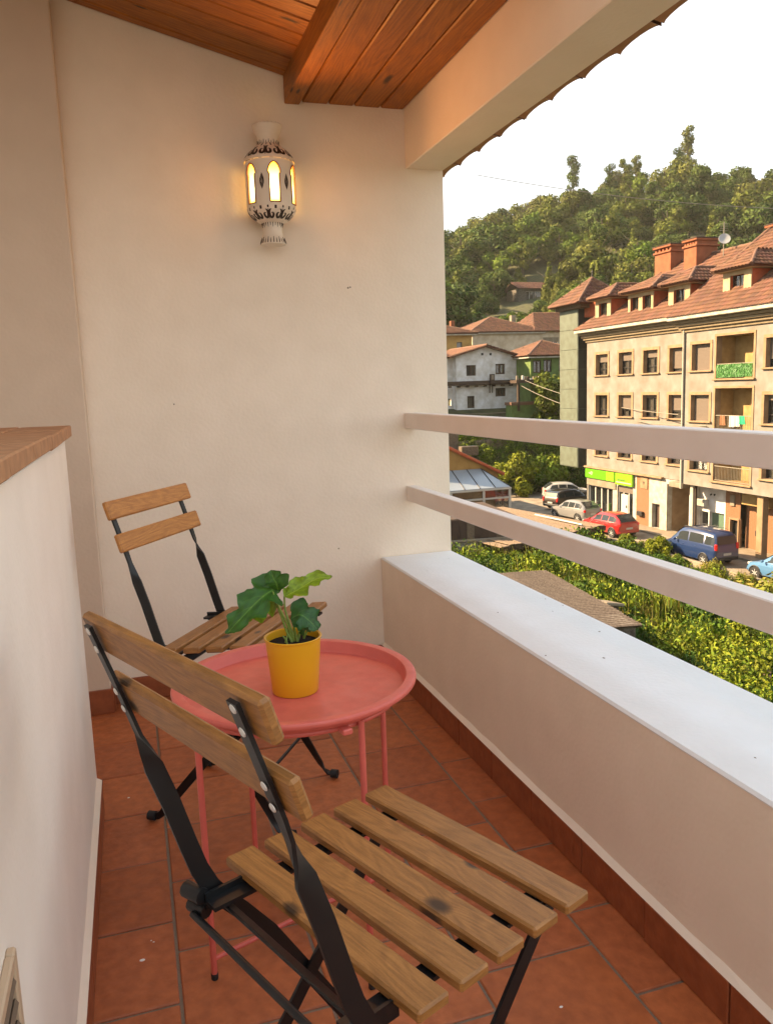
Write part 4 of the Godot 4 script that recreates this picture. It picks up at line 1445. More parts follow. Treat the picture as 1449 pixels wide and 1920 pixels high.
# ---------------------------------------------------------------- the apartment building across the street
func apartments() -> void:
	var t := thing("apartment_building", "long cream apartment building with orange-red dormers over shops across the street", "building", Vector3(32.7, -8.9, -53.3), -PI / 2)
	var ZR := 1.1
	var left_c := [2.0, 4.9, 7.7, 10.42]
	var floors := [10.32, 7.42, 4.52]
	var blinds_l := [[0.38, 0.38, 0.32, 0.86], [0.0, 0.62, 0.12, 0.66], [0.0, 0.1, 0.0, 0.2]]
	var holes := []
	for f in 3:
		for c in left_c: holes.append([c - 0.76, floors[f], c + 0.76, floors[f] + 1.47])
	var st := S()
	var rv := S()
	holed(st, 0.0, 3.55, 12.4, 12.75, 0.0, holes, 0.36, rv)
	part("reveals", rv, M.facade_trim, t, "stuff")
	face(st, [Vector3(0, 0, 0), Vector3(0, 13.5, 0), Vector3(0, 13.5, -12), Vector3(0, 0, -12)], Vector3(-1, 0, 0))
	face(st, [Vector3(33, 0, ZR), Vector3(33, 13.5, ZR), Vector3(33, 13.5, -12), Vector3(33, 0, -12)], Vector3(1, 0, 0))
	face(st, [Vector3(0, 0, -12), Vector3(0, 13.5, -12), Vector3(33, 13.5, -12), Vector3(33, 0, -12)], Vector3(0, 0, -1))
	part("wall", st, M.facade, t)
	for f in 3:
		for i in 4:
			var c: float = left_c[i]
			var r := [c - 0.76, floors[f], c + 0.76, floors[f] + 1.47]
			window(t, r, -0.30, {"blind": blinds_l[f][i], "cross": true})
			surround(t, r, 0.0, M.facade_trim, 0.2)
	# right-hand block, a metre further out
	var right_c := [13.97, 19.75, 22.6, 28.9]
	var blinds_r := [[1.0, 0.72, 0.5, 0.8], [1.0, 0.2, 0.9, 0.4], [0.2, 0.1, 0.6, 0.3]]
	var bal := [[15.25, 18.1], [24.2, 27.05]]
	holes = []
	for f in 3:
		for c in right_c: holes.append([c - 0.78, floors[f], c + 0.78, floors[f] + 1.5])
		for b in bal: holes.append([b[0], [9.82, 6.92, 4.05][f], b[1], [12.15, 9.28, 6.36][f]])
	st = S()
	rv = S()
	holed(st, 12.35, 3.6, 33.0, 12.65, ZR, holes, 0.36, rv)
	part("reveals", rv, M.facade_trim, t, "stuff")
	face(st, [Vector3(12.35, 3.6, ZR), Vector3(12.35, 13.4, ZR), Vector3(12.35, 13.4, -0.3), Vector3(12.35, 3.6, -0.3)], Vector3(-1, 0, 0))
	face(st, [Vector3(12.35, 3.6, ZR), Vector3(33, 3.6, ZR), Vector3(33, 3.6, -4), Vector3(12.35, 3.6, -4)], Vector3(0, -1, 0))
	part("wall", st, M.facade, t)
	for f in 3:
		for i in 4:
			var c: float = right_c[i]
			var r := [c - 0.78, floors[f], c + 0.78, floors[f] + 1.5]
			window(t, r, ZR - 0.30, {"blind": blinds_r[f][i], "cross": f == 1})
			surround(t, r, ZR, M.facade_trim, 0.18)
		for b in bal: loggia(t, b[0], b[1], [9.82, 6.92, 4.05][f], [12.15, 9.28, 6.36][f], ZR, f)
	# drainpipe between the two blocks
	st = S(true)
	tube(st, [Vector3(12.52, 12.7, ZR + 0.08), Vector3(12.52, 3.3, ZR + 0.08)], 0.07, 8)
	part("drainpipe", st, M.fascia, t)
	# stepped cornices, gutters
	for q in [[0.0, 12.32, 0.0, 12.72], [12.36, 33.0, ZR, 12.55]]:
		for k in 4:
			st = S()
			block(st, Vector3(q[0] - 0.1 - k * 0.1, q[3] + k * 0.17, q[2] - 0.4), Vector3(q[1] + (0.1 if q[1] > 20 else 0.03), q[3] + k * 0.17 + 0.172, q[2] + 0.10 + k * 0.13), 0.03)
			part("cornice", st, M.cornice, t)
		st = S()
		block(st, Vector3(q[0] - 0.55, q[3] + 0.69, q[2] - 0.3), Vector3(q[1] + 0.05, q[3] + 0.97, q[2] + 0.80), 0.03)
		part("gutter", st, M.fascia, t)
	# roof
	rng.seed = 303
	var k := 0.72
	tiled(t, "roof", [Vector3(-0.55, 13.68, 0.72), Vector3(12.2, 13.68, 0.72), Vector3(12.2, 18.05, -5.5), Vector3(3.0, 18.05, -5.5)], Vector3(0, k, -1))
	tiled(t, "roof", [Vector3(-0.55, 13.68, 0.72), Vector3(3.0, 18.05, -5.5), Vector3(-0.55, 13.62, -11.6)], Vector3(1, 1.2, 0))
	tiled(t, "roof", [Vector3(11.75, 13.51, 1.84), Vector3(33.3, 13.51, 1.84), Vector3(33.3, 18.95, -5.85), Vector3(11.75, 18.95, -5.85)], Vector3(0, k, -1))
	st = S()
	face(st, [Vector3(3, 18.0, -5.5), Vector3(12.2, 18.0, -5.5), Vector3(12.2, 13.5, -12.2), Vector3(-0.5, 13.5, -12.2)], Vector3(0, 1, -1))
	face(st, [Vector3(11.75, 18.9, -5.85), Vector3(33.3, 18.9, -5.85), Vector3(33.3, 13.5, -12.9), Vector3(11.75, 13.5, -12.9)], Vector3(0, 1, -1))
	face(st, [Vector3(11.76, 18.8, -5.85), Vector3(11.76, 13.3, 1.7), Vector3(11.76, 13.3, -12.8)], Vector3(-1, 0, 0))
	part("roof", st, M.roof_base, t)
	st = S()
	face(st, [Vector3(32.99, 13.4, 1.1), Vector3(32.99, 18.8, -5.85), Vector3(32.99, 13.4, -12.0)], Vector3(1, 0, 0))
	part("gable", st, M.facade, t)
	ridge(t, Vector3(11.75, 13.50, 1.7), Vector3(11.75, 18.98, -5.85), 0.13)
	ridge(t, Vector3(11.75, 18.98, -5.85), Vector3(33.3, 18.98, -5.85), 0.14)
	ridge(t, Vector3(3.0, 18.06, -5.5), Vector3(12.2, 18.06, -5.5), 0.14)
	ridge(t, Vector3(-0.5, 13.66, 0.6), Vector3(3.0, 18.06, -5.5), 0.13)
	# dormers: front X range, base, wall top
	dormer(t, 0.7, 2.62, -0.3, 14.16, 15.62, 1)
	dormer(t, 4.78, 7.5, -0.3, 14.2, 15.58, 2)
	dormer(t, 9.1, 11.1, -0.3, 14.2, 15.55, 1)
	dormer(t, 14.72, 16.85, 0.3, 14.2, 15.62, 1)
	dormer(t, 22.5, 24.7, 0.3, 14.2, 15.62, 1)
	# chimneys
	for c in [[1.72, 3.55, -4.9, 16.2, 19.25, 1.15], [5.35, 6.65, -4.6, 16.4, 19.1, 1.3], [11.5, 13.3, -5.9, 17.6, 18.95, 1.2]]:
		st = S()
		block(st, Vector3(c[0], c[3], c[2] - c[5]), Vector3(c[1], c[4] - 0.5, c[2] + 0.4), 0.02)
		var ch := part("chimney", st, M.stack, t)
		st = S()
		block(st, Vector3(c[0] - 0.1, c[4] - 0.5, c[2] - c[5] - 0.1), Vector3(c[1] + 0.1, c[4] - 0.36, c[2] + 0.5), 0.02)
		for i in 5:
			var x: float = lerpf(c[0] + 0.1, c[1] - 0.1, i / 4.0)
			block(st, Vector3(x - 0.1, c[4] - 0.359, c[2] - c[5]), Vector3(x + 0.1, c[4] - 0.13, c[2] + 0.38), 0.01)
		block(st, Vector3(c[0] - 0.12, c[4] - 0.129, c[2] - c[5] - 0.12), Vector3(c[1] + 0.12, c[4], c[2] + 0.52), 0.02)
		put("chimney_cap", done(st), M.stack, ch)
		st = S()
		block(st, Vector3(c[0] - 0.14, c[4] + 0.001, c[2] - c[5] - 0.14), Vector3(c[1] + 0.14, c[4] + 0.07, c[2] + 0.54), 0.02)
		put("chimney_slab", done(st), M.wood_old, ch)
	# mansard infill beside the first dormer, and the stair tower with its own pyramid roof
	st = S()
	block(st, Vector3(-1.6, 3.4, -12.0), Vector3(-0.002, 15.3, -1.5), 0.01)
	part("stair_shaft", st, M.slate_shaded, t)  # dark colour stands for the shade in the gap beside the tower
	st = S()
	block(st, Vector3(-4.4, 3.3, -4.2), Vector3(-1.65, 15.35, -0.25), 0.01)
	var tw := part("stair_tower", st, M.slate_green, t)
	st = S()
	for i in 8: # cladding sheets with lapped seams
		var y := 3.35 + i * 1.5
		box(st, Vector3(2.66, 1.47, 0.03), at(Vector3(-3.02, y + 0.75, -0.225), Basis(Vector3.RIGHT, 0.006)), 0.006)
	put("cladding", done(st), M.slate_green, tw)
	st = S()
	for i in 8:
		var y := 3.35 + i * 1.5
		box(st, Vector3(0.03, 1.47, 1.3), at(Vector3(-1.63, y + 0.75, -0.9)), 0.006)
	put("cladding", done(st), M.slate_shaded, tw)  # same cladding, coloured darker as the tower side turned from the sun
	st = S()
	block(st, Vector3(-1.64, 14.7, -2.6), Vector3(0.35, 15.75, -0.75), 0.01)
	part("mansard_wall", st, M.dormer, t)
	st = S()
	block(st, Vector3(-4.6, 15.36, -4.6), Vector3(-0.9, 15.72, 0.05), 0.03)
	part("tower_eave", st, M.stone, t)
	var A := Vector3(-5.0, 15.72, 0.45)
	var B := Vector3(-0.5, 15.72, 0.45)
	var C := Vector3(-0.5, 15.72, -4.6)
	var D := Vector3(-5.0, 15.72, -4.6)
	var P := Vector3(-2.75, 17.75, -2.1)
	tiled(t, "tower_roof", [A, B, P], Vector3(0, 1, -1))
	tiled(t, "tower_roof", [B, C, P], Vector3(-1, 1, 0))
	tiled(t, "tower_roof", [D, A, P], Vector3(1, 1, 0))
	tiled(t, "tower_roof", [C, D, P], Vector3(0, 1, 1))
	for e in [A, B, C, D]: ridge(t, e, P, 0.1)
	st = S(true)
	tube(st, [P, P + Vector3(0, 0.75, 0)], 0.05, 6, 0.02)
	tube(st, [P + Vector3(-0.18, 0.5, 0), P + Vector3(0.18, 0.5, 0)], 0.03, 5)
	part("finial", st, M.frame_brown, t)
	shops(t, ZR)

func dormer(t: Node3D, x0: float, x1: float, z: float, y0: float, y1: float, n: int) -> void:
	var st := S()
	var holes := []
	var w := x1 - x0
	for i in n:
		var c := x0 + w * (i + 0.5) / n
		var hw := 0.52 if n == 1 else 0.46
		holes.append([c - hw, y0 + 0.22, c + hw, y1 - 0.2])
	holed(st, x0, y0 - 0.3, x1, y1, z, holes, 0.25)
	var d := part("dormer", st, M.dormer, t)
	st = S()
	var zb := z - 3.4
	face(st, [Vector3(x0, y0 - 0.3, z), Vector3(x0, y1, z), Vector3(x0, y1, zb), Vector3(x0, y0 - 0.3, zb)], Vector3(-1, 0, 0))
	put("cheek", done(st), M.dormer, d)
	st = S()
	face(st, [Vector3(x1, y0 - 0.3, z), Vector3(x1, y1, z), Vector3(x1, y1, zb), Vector3(x1, y0 - 0.3, zb)], Vector3(1, 0, 0))
	put("cheek", done(st), M.dormer, d)
	st = S()
	block(st, Vector3(x0 - 0.03, y0 - 0.3, z - 0.02), Vector3(holes[0][0], y1 + 0.02, z + 0.05), 0.01)
	block(st, Vector3(holes[-1][2], y0 - 0.3, z - 0.02), Vector3(x1 + 0.03, y1 + 0.02, z + 0.05), 0.01)
	block(st, Vector3(holes[0][0], y1 - 0.21, z - 0.02), Vector3(holes[-1][2], y1 + 0.02, z + 0.05), 0.01)
	block(st, Vector3(holes[0][0], y0 - 0.3, z - 0.02), Vector3(holes[-1][2], y0 + 0.22, z + 0.06), 0.01)
	if n == 2: block(st, Vector3(holes[0][2], y0 + 0.22, z - 0.02), Vector3(holes[1][0], y1 - 0.21, z + 0.05), 0.01)
	put("dormer_trim", done(st), M.cream_trim, d)
	for h in holes:
		st = S()
		for s in [-1.0, 0.0, 1.0]: box(st, Vector3(0.05, h[3] - h[1], 0.05), at(Vector3((h[0] + h[2]) * 0.5 + s * ((h[2] - h[0]) * 0.5 - 0.025), (h[1] + h[3]) * 0.5, z - 0.17)))
		put("window_frame", done(st), M.frame_brown, d)
		st = S()
		box(st, Vector3(h[2] - h[0], h[3] - h[1], 0.012), at(Vector3((h[0] + h[2]) * 0.5, (h[1] + h[3]) * 0.5, z - 0.19)))
		put("window_pane", done(st), M.glass, d)
		st = S()
		box(st, Vector3(h[2] - h[0], h[3] - h[1], 0.02), at(Vector3((h[0] + h[2]) * 0.5, (h[1] + h[3]) * 0.5, z - 0.5)))
		put("room", done(st), M.dark, d)
		st = S()
		box(st, Vector3((h[2] - h[0]) * 0.3, (h[3] - h[1]) * 0.9, 0.02), at(Vector3(h[0] + (h[2] - h[0]) * 0.68, (h[1] + h[3]) * 0.5, z - 0.3)))
		put("curtain", done(st), M.curtain, d)
	st = S()
	block(st, Vector3(x0 - 0.42, y1 + 0.021, zb), Vector3(x1 + 0.42, y1 + 0.16, z + 0.42), 0.02)
	put("dormer_eave", done(st), M.cream_trim, d)
	# hipped roof running back into the main slope
	var o := 0.5
	var ym := y1 + 0.16
	var hgt := 0.95
	var cx := (x0 + x1) * 0.5
	var rz := z - (w * 0.5 + o) + 0.35
	var run := 5.2
	var pieces := [
		[[Vector3(x0 - o, ym, z + o), Vector3(x1 + o, ym, z + o), Vector3(cx + 0.2 * (n - 1), ym + hgt, rz), Vector3(cx - 0.2 * (n - 1), ym + hgt, rz)], Vector3(0, 1, -1)],
		[[Vector3(x1 + o, ym, z + o), Vector3(x1 + o, ym, z - 2.6), Vector3(cx, ym + hgt, z - run), Vector3(cx + 0.2 * (n - 1), ym + hgt, rz)], Vector3(-1, 1, 0)],
		[[Vector3(x0 - o, ym, z + o), Vector3(x0 - o, ym, z - 2.6), Vector3(cx, ym + hgt, z - run), Vector3(cx - 0.2 * (n - 1), ym + hgt, rz)], Vector3(1, 1, 0)]]
	for p in pieces:
		var holder := tiled(t, "dormer_roof", p[0], p[1])
		holder.name = "dormer_roof"
	ridge(t, Vector3(x0 - o, ym, z + o), Vector3(cx - 0.2 * (n - 1), ym + hgt, rz), 0.1)
	ridge(t, Vector3(x1 + o, ym, z + o), Vector3(cx + 0.2 * (n - 1), ym + hgt, rz), 0.1)
	ridge(t, Vector3(cx, ym + hgt, rz), Vector3(cx, ym + hgt, z - run), 0.1)

func loggia(t: Node3D, x0: float, x1: float, y0: float, y1: float, z: float, f: int) -> void:
	var st := S()
	var d := 1.25
	face(st, [Vector3(x0, y0, z - d), Vector3(x1, y0, z - d), Vector3(x1, y1, z - d), Vector3(x0, y1, z - d)], Vector3(0, 0, 1))
	face(st, [Vector3(x0, y0, z - 0.36), Vector3(x0, y1, z - 0.36), Vector3(x0, y1, z - d), Vector3(x0, y0, z - d)], Vector3(1, 0, 0))
	face(st, [Vector3(x1, y0, z - 0.36), Vector3(x1, y1, z - 0.36), Vector3(x1, y1, z - d), Vector3(x1, y0, z - d)], Vector3(-1, 0, 0))
	face(st, [Vector3(x0, y0, z - 0.36), Vector3(x1, y0, z - 0.36), Vector3(x1, y0, z - d), Vector3(x0, y0, z - d)], Vector3(0, 1, 0))
	face(st, [Vector3(x0, y1, z - 0.36), Vector3(x1, y1, z - 0.36), Vector3(x1, y1, z - d), Vector3(x0, y1, z - d)], Vector3(0, -1, 0))
	var b := part("loggia", st, M.ochre, t)
	st = S()
	block(st, Vector3(x0 + 1.42, y0, z - d + 0.01), Vector3(x0 + 2.7, y1 - 0.18, z - d + 0.06), 0.01)
	put("door_frame", done(st), M.facade_trim, b)
	st = S()
	block(st, Vector3(x0 + 1.68, y0 + 0.02, z - d + 0.062), Vector3(x0 + 2.5, y1 - 0.34, z - d + 0.09))
	put("door_pane", done(st), mat(lin(0.035, 0.03, 0.027), 0.1), b)
	st = S()
	block(st, Vector3(x0 + 1.8, y0 + 0.1, z - d + 0.092), Vector3(x0 + 2.05, y1 - 0.4, z - d + 0.1))
	put("curtain", done(st), M.curtain, b)
	st = S()
	block(st, Vector3(x0 - 0.05, y0 - 0.1, z - 0.3), Vector3(x1 + 0.05, y0 - 0.001, z + 0.1), 0.015)
	put("balcony_slab", done(st), M.facade_trim, b)
	surround(b, [x0, y0, x1, y1], z, M.facade_trim, 0.14)
	var rh: float = [0.80, 0.86, 0.86][f]
	st = S()
	block(st, Vector3(x0, y0 + rh - 0.03, z - 0.08), Vector3(x1, y0 + rh + 0.015, z - 0.02), 0.008)
	block(st, Vector3(x0, y0 + 0.05, z - 0.07), Vector3(x1, y0 + 0.08, z - 0.03))
	var n := 24
	for i in n + 1:
		var x := lerpf(x0 + 0.02, x1 - 0.02, i / float(n))
		box(st, Vector3(0.016, rh - 0.1, 0.016), at(Vector3(x, y0 + rh * 0.5, z - 0.05)))
	put("balustrade", done(st), M.metal_rail, b)
	if x0 > 20: return
	if f == 0: # green screening of artificial leaves tied behind the bars
		st = S()
		rng.seed = 8
		for i in 420:
			var p := Vector3(rng.randf_range(x0 + 0.05, x1 - 0.05), y0 + rng.randf_range(0.08, rh - 0.06), z + 0.005 + rng.randf_range(0, 0.03))
			box(st, Vector3(0.035, 0.13, 0.012), at(p, Basis.from_euler(Vector3(rng.randf_range(-0.5, 0.5), rng.randf_range(-0.6, 0.6), rng.randf_range(-0.7, 0.7)))))
		put("leaf_screen", done(st), mat(lin(0.045, 0.16, 0.03), 0.6), b, "stuff")
		st = S()
		block(st, Vector3(x0 + 0.03, y0 + 0.06, z - 0.018), Vector3(x1 - 0.03, y0 + rh - 0.04, z - 0.004))
		put("screen_cloth", done(st), mat(lin(0.03, 0.12, 0.02), 0.8), b)

func shops(t: Node3D, ZR: float) -> void:
	var st := S()
	holed(st, 0.0, 0.0, 12.35, 3.56, -0.06, [[0.12, 0.25, 3.4, 2.2], [3.98, 0.1, 5.85, 2.5], [8.0, 0.12, 8.82, 1.75], [9.55, 0.0, 12.3, 3.2]], 0.4)
	part("shop_wall", st, M.fascia, t)
	# ledge over the shops
	st = S()
	block(st, Vector3(-0.1, 3.5, -0.1), Vector3(9.3, 3.62, 0.22), 0.02)
	part("ledge", st, M.facade_trim, t)
	# signs
	for q in [[0.02, 2.75, 2.75, 3.43, M.sign_green], [2.752, 2.75, 3.85, 3.43, M.sign_lime], [3.97, 2.62, 6.02, 3.46, M.sign_lime]]:
		st = S()
		block(st, Vector3(q[0], q[1], -0.04), Vector3(q[2], q[3], 0.14), 0.02)
		var s := part("shop_sign", st, q[4], t)
		if q[0] > 3.5: # small dark lettering and a paler stripe
			st = S()
			block(st, Vector3(4.1, 2.78, 0.141), Vector3(5.9, 2.84, 0.146))
			put("stripe", done(st), M.frame_white, s)
			st = S()
			for k in 9: box(st, Vector3(0.075, 0.07 + 0.04 * float(k % 3 == 1), 0.01), at(Vector3(4.32 + k * 0.105, 2.97 + 0.01 * (k % 2), 0.146), Basis(Vector3(0, 0, 1), 0.2 * ((k % 3) - 1))), 0.004)
			put("lettering", done(st), mat(lin(0.03, 0.07, 0.01), 0.6), s, "stuff")
		elif q[0] < 1.0:
			st = S()
			for k in 3: box(st, Vector3(0.5 - k * 0.12, 0.035, 0.01), at(Vector3(0.75 + k * 0.1, 3.08 + k * 0.07, 0.144), Basis(Vector3(0, 0, 1), -0.25)))
			put("emblem", done(st), M.frame_white, s, "stuff")
	st = S()
	block(st, Vector3(0.05, 2.2, -0.05), Vector3(3.85, 2.748, 0.02), 0.01)
	part("shop_fascia", st, M.concrete, t)
	window(t, [0.12, 0.25, 3.4, 2.2], -0.22, {"frame": M.frame_white, "cols": 4, "bar": 0.09, "curtain": false})
	# goods and posters in the shop window
	rng.seed = 71
	for k in 9:
		st = S()
		var x := 0.35 + k * 0.35
		var h := rng.randf_range(0.3, 0.9)
		block(st, Vector3(x, 0.3, -0.5), Vector3(x + 0.22, 0.3 + h, -0.36), 0.03)
		put("display", done(st), [M.curtain, M.frame_white, M.sign_lime, M.wood_old][k % 4], t)
	window(t, [3.98, 0.1, 5.85, 2.5], -0.2, {"frame": M.frame_white, "cols": 3, "bar": 0.08, "blind": 0.18, "curtain": false})
	st = S()
	block(st, Vector3(4.35, 0.12, -0.19), Vector3(5.2, 1.95, -0.13), 0.01)
	var dr := part("door", st, M.frame_white, t)
	st = S()
	block(st, Vector3(4.95, 1.0, -0.129), Vector3(5.1, 1.2, -0.11), 0.01)
	put("notice", done(st), M.dark, dr)
	# brick panels
	brick_panel(t, 6.28, 7.66, 0.0, 3.48, -0.058)
	st = S()
	block(st, Vector3(6.75, 2.62, -0.03), Vector3(7.55, 3.4, 0.0), 0.01)
	var badge := part("plaque", st, M.facade_trim, t)
	st = S()
	for k in 3: box(st, Vector3(0.2 - k * 0.06, 0.05, 0.012), at(Vector3(7.15, 3.08 - k * 0.07, 0.005)))
	put("emblem", done(st), M.dark, badge)
	st = S()
	block(st, Vector3(6.55, 0.74, -0.02), Vector3(7.18, 1.05, 0.16), 0.02)
	part("letter_box", st, M.frame_brown, t)
	st = S()
	block(st, Vector3(8.0, 0.12, -0.4), Vector3(8.82, 1.75, -0.36))
	part("door", st, M.wood_old, t)
	# deep carport with a white inner wall
	st = S()
	block(st, Vector3(8.6, 0.0, -4.3), Vector3(16.0, 3.59, -4.0))
	part("carport_wall", st, M.white, t)
	st = S()
	block(st, Vector3(9.2, 0.0, -4.0), Vector3(9.54, 3.2, -0.47), 0.01)
	part("carport_side", st, M.facade_trim, t)
	st = S()
	block(st, Vector3(12.2, 0.0, -4.0), Vector3(12.5, 3.59, 0.3), 0.01)
	part("carport_side", st, M.white, t)
	st = S()
	block(st, Vector3(11.0, 3.25, 0.02), Vector3(12.3, 3.55, 0.9), 0.02)
	part("air_conditioner", st, M.concrete, t)
	# second shop under the overhang
	st = S()
	block(st, Vector3(12.95, 0.0, 0.55), Vector3(13.22, 3.598, 0.85), 0.02)
	part("column", st, M.fascia, t)
	st = S(true)
	tube(st, [Vector3(13.33, 0.0, 0.72), Vector3(13.33, 3.58, 0.72)], 0.07, 8)
	part("drainpipe", st, M.wood_old, t)
	st = S()
	holed(st, 12.5, 0.0, 14.82, 3.59, -0.2, [[12.6, 0.35, 13.36, 1.86], [13.46, 0.5, 14.72, 1.92]], 0.3)
	part("shop_wall", st, M.white, t)
	window(t, [12.6, 0.35, 13.36, 1.86], -0.35, {"frame": M.frame_white, "cols": 1, "curtain": false})
	window(t, [13.46, 0.5, 14.72, 1.92], -0.35, {"frame": M.frame_white, "cols": 1, "curtain": false, "glass": M.glass_green})
	st = S()
	block(st, Vector3(12.58, 2.2, -0.19), Vector3(13.4, 2.62, 0.08), 0.02)
	var ac := part("air_conditioner", st, M.frame_white, t)
	st = S()
	for k in 7: box(st, Vector3(0.56, 0.02, 0.012), at(Vector3(12.93, 2.28 + k * 0.045, 0.084)))
	put("grille", done(st), M.metal_rail, ac)
	st = S()
	for q in [[13.55, 2.95], [13.86, 2.97]]: box(st, Vector3(0.14, 0.1, 0.02), at(Vector3(q[0], q[1], -0.185), Basis(Vector3(0, 0, 1), 0.5)))
	part("emblem", st, M.dark, t)
	brick_panel(t, 14.82, 16.05, 0.0, 3.59, -0.19, [15.22, 0.0, 15.98, 1.8])
	st = S()
	for q in [[15.2, 0.0, 15.3, 1.8], [15.9, 0.0, 16.0, 1.8], [15.3, 1.7, 15.9, 1.8]]: block(st, Vector3(q[0], q[1], -0.3), Vector3(q[2], q[3], -0.12), 0.01)
	part("door_frame", st, M.facade_trim, t)
	st = S()
	block(st, Vector3(15.3, 0, -0.45), Vector3(15.9, 1.7, -0.4))
	part("door", st, M.dark, t)
	st = S()
	block(st, Vector3(15.25, 2.5, -0.17), Vector3(15.62, 3.15, -0.1), 0.02)
	part("meter_box", st, M.concrete, t)
	brick_panel(t, 16.05, 18.6, 0.0, 3.59, -0.6)
	st = S()
	block(st, Vector3(16.95, 0.95, -0.55), Vector3(17.45, 1.28, -0.42), 0.02)
	part("letter_box", st, M.dark, t)
	st = S()
	block(st, Vector3(16.4, 2.75, -0.5), Vector3(18.5, 3.595, 0.1), 0.02)
	part("lintel", st, M.ochre, t)
	st = S()
	block(st, Vector3(18.42, 0.0, 0.45), Vector3(18.86, 3.598, 0.85), 0.02)
	part("column", st, M.facade_trim, t)
	brick_panel(t, 18.9, 24.0, 0.0, 3.59, -0.2)
	st = S()
	block(st, Vector3(19.5, 0.0, -0.16), Vector3(21.4, 2.35, -0.1))
	part("garage_door", st, M.wood_old, t)
	st = S()
	block(st, Vector3(18.6, 0.0, -4.0), Vector3(33.0, 3.59, -0.35))
	part("ground_floor", st, M.mortar_pale, t)

# courses of brick, joined: single bricks are a pixel high from the balcony
func brick_panel(t: Node3D, x0: float, x1: float, y0: float, y1: float, z: float, gap: Array = []) -> void:
	var st := S()
	if gap.is_empty(): block(st, Vector3(x0, y0, z - 0.25), Vector3(x1, y1, z))
	else: holed(st, x0, y0, x1, y1, z, [gap], 0.2)
	var b := part("brick_panel", st, M.mortar_pale, t)
	st = S()
	var y := y0 + 0.02
	var row := 0
	while y < y1 - 0.06:
		var x := x0 + (0.0 if row % 2 else -0.13)
		while x < x1 - 0.03:
			var a := maxf(x, x0 + 0.002)
			var c := minf(x + 0.245, x1 - 0.002)
			var cut: bool = gap.size() and c > gap[0] and a < gap[2] and y < gap[3]
			if c - a > 0.04 and not cut: box(st, Vector3(c - a, 0.062, 0.012), at(Vector3((a + c) * 0.5, y + 0.031, z + 0.006)))
			x += 0.26
		y += 0.076
		row += 1
	put("bricks", done(st), M.brick, b, "stuff")

# ---------------------------------------------------------------- the smaller houses; each is built facing +z of its own space
func box_house(t: Node3D, w: float, d: float, h: float, m: Material, front: Array, side: Array = []) -> void:
	var st := S()
	holed(st, 0, -3.0, w, h, 0, front, 0.3)
	face(st, [Vector3(0, -3, -d), Vector3(w, -3, -d), Vector3(w, h, -d), Vector3(0, h, -d)], Vector3(0, 0, -1))
	face(st, [Vector3(0, -3, 0), Vector3(0, -3, -d), Vector3(0, h, -d), Vector3(0, h, 0)], Vector3(-1, 0, 0))
	face(st, [Vector3(w, -3, 0), Vector3(w, -3, -d), Vector3(w, h, -d), Vector3(w, h, 0)], Vector3(1, 0, 0))
	part("wall", st, m, t)

func hip_roof(t: Node3D, w: float, d: float, y: float, rise: float, o := 0.45, inset := -1.0, tint := Color(0.112, 0.046, 0.024)) -> void:
	var a := Vector3(-o, y, o)
	var b := Vector3(w + o, y, o)
	var c := Vector3(w + o, y, -d - o)
	var e := Vector3(-o, y, -d - o)
	var ins := (d * 0.5 + o) if inset < 0.0 else inset
	var p := Vector3(minf(ins, w * 0.5), y + rise, -d * 0.5)
	var q := Vector3(maxf(w - ins, w * 0.5), y + rise, -d * 0.5)
	if p.distance_to(q) < 0.05: q = p + Vector3(0.05, 0, 0)
	tiled(t, "roof", [a, b, q, p], Vector3(0, 1, -1), tint)
	tiled(t, "roof", [b, c, q], Vector3(-1, 1, 0), tint)
	tiled(t, "roof", [e, a, p], Vector3(1, 1, 0), tint)
	tiled(t, "roof", [c, e, p, q], Vector3(0, 1, 1), tint)
	for s in [[a, p], [b, q], [c, q], [e, p], [p, q]]: ridge(t, s[0], s[1], 0.11)
	var st := S()
	block(st, Vector3(-o + 0.05, y - 0.27, -d - o + 0.05), Vector3(w + o - 0.05, y - 0.142, o - 0.05), 0.02)
	part("eave", st, M.fascia, t)

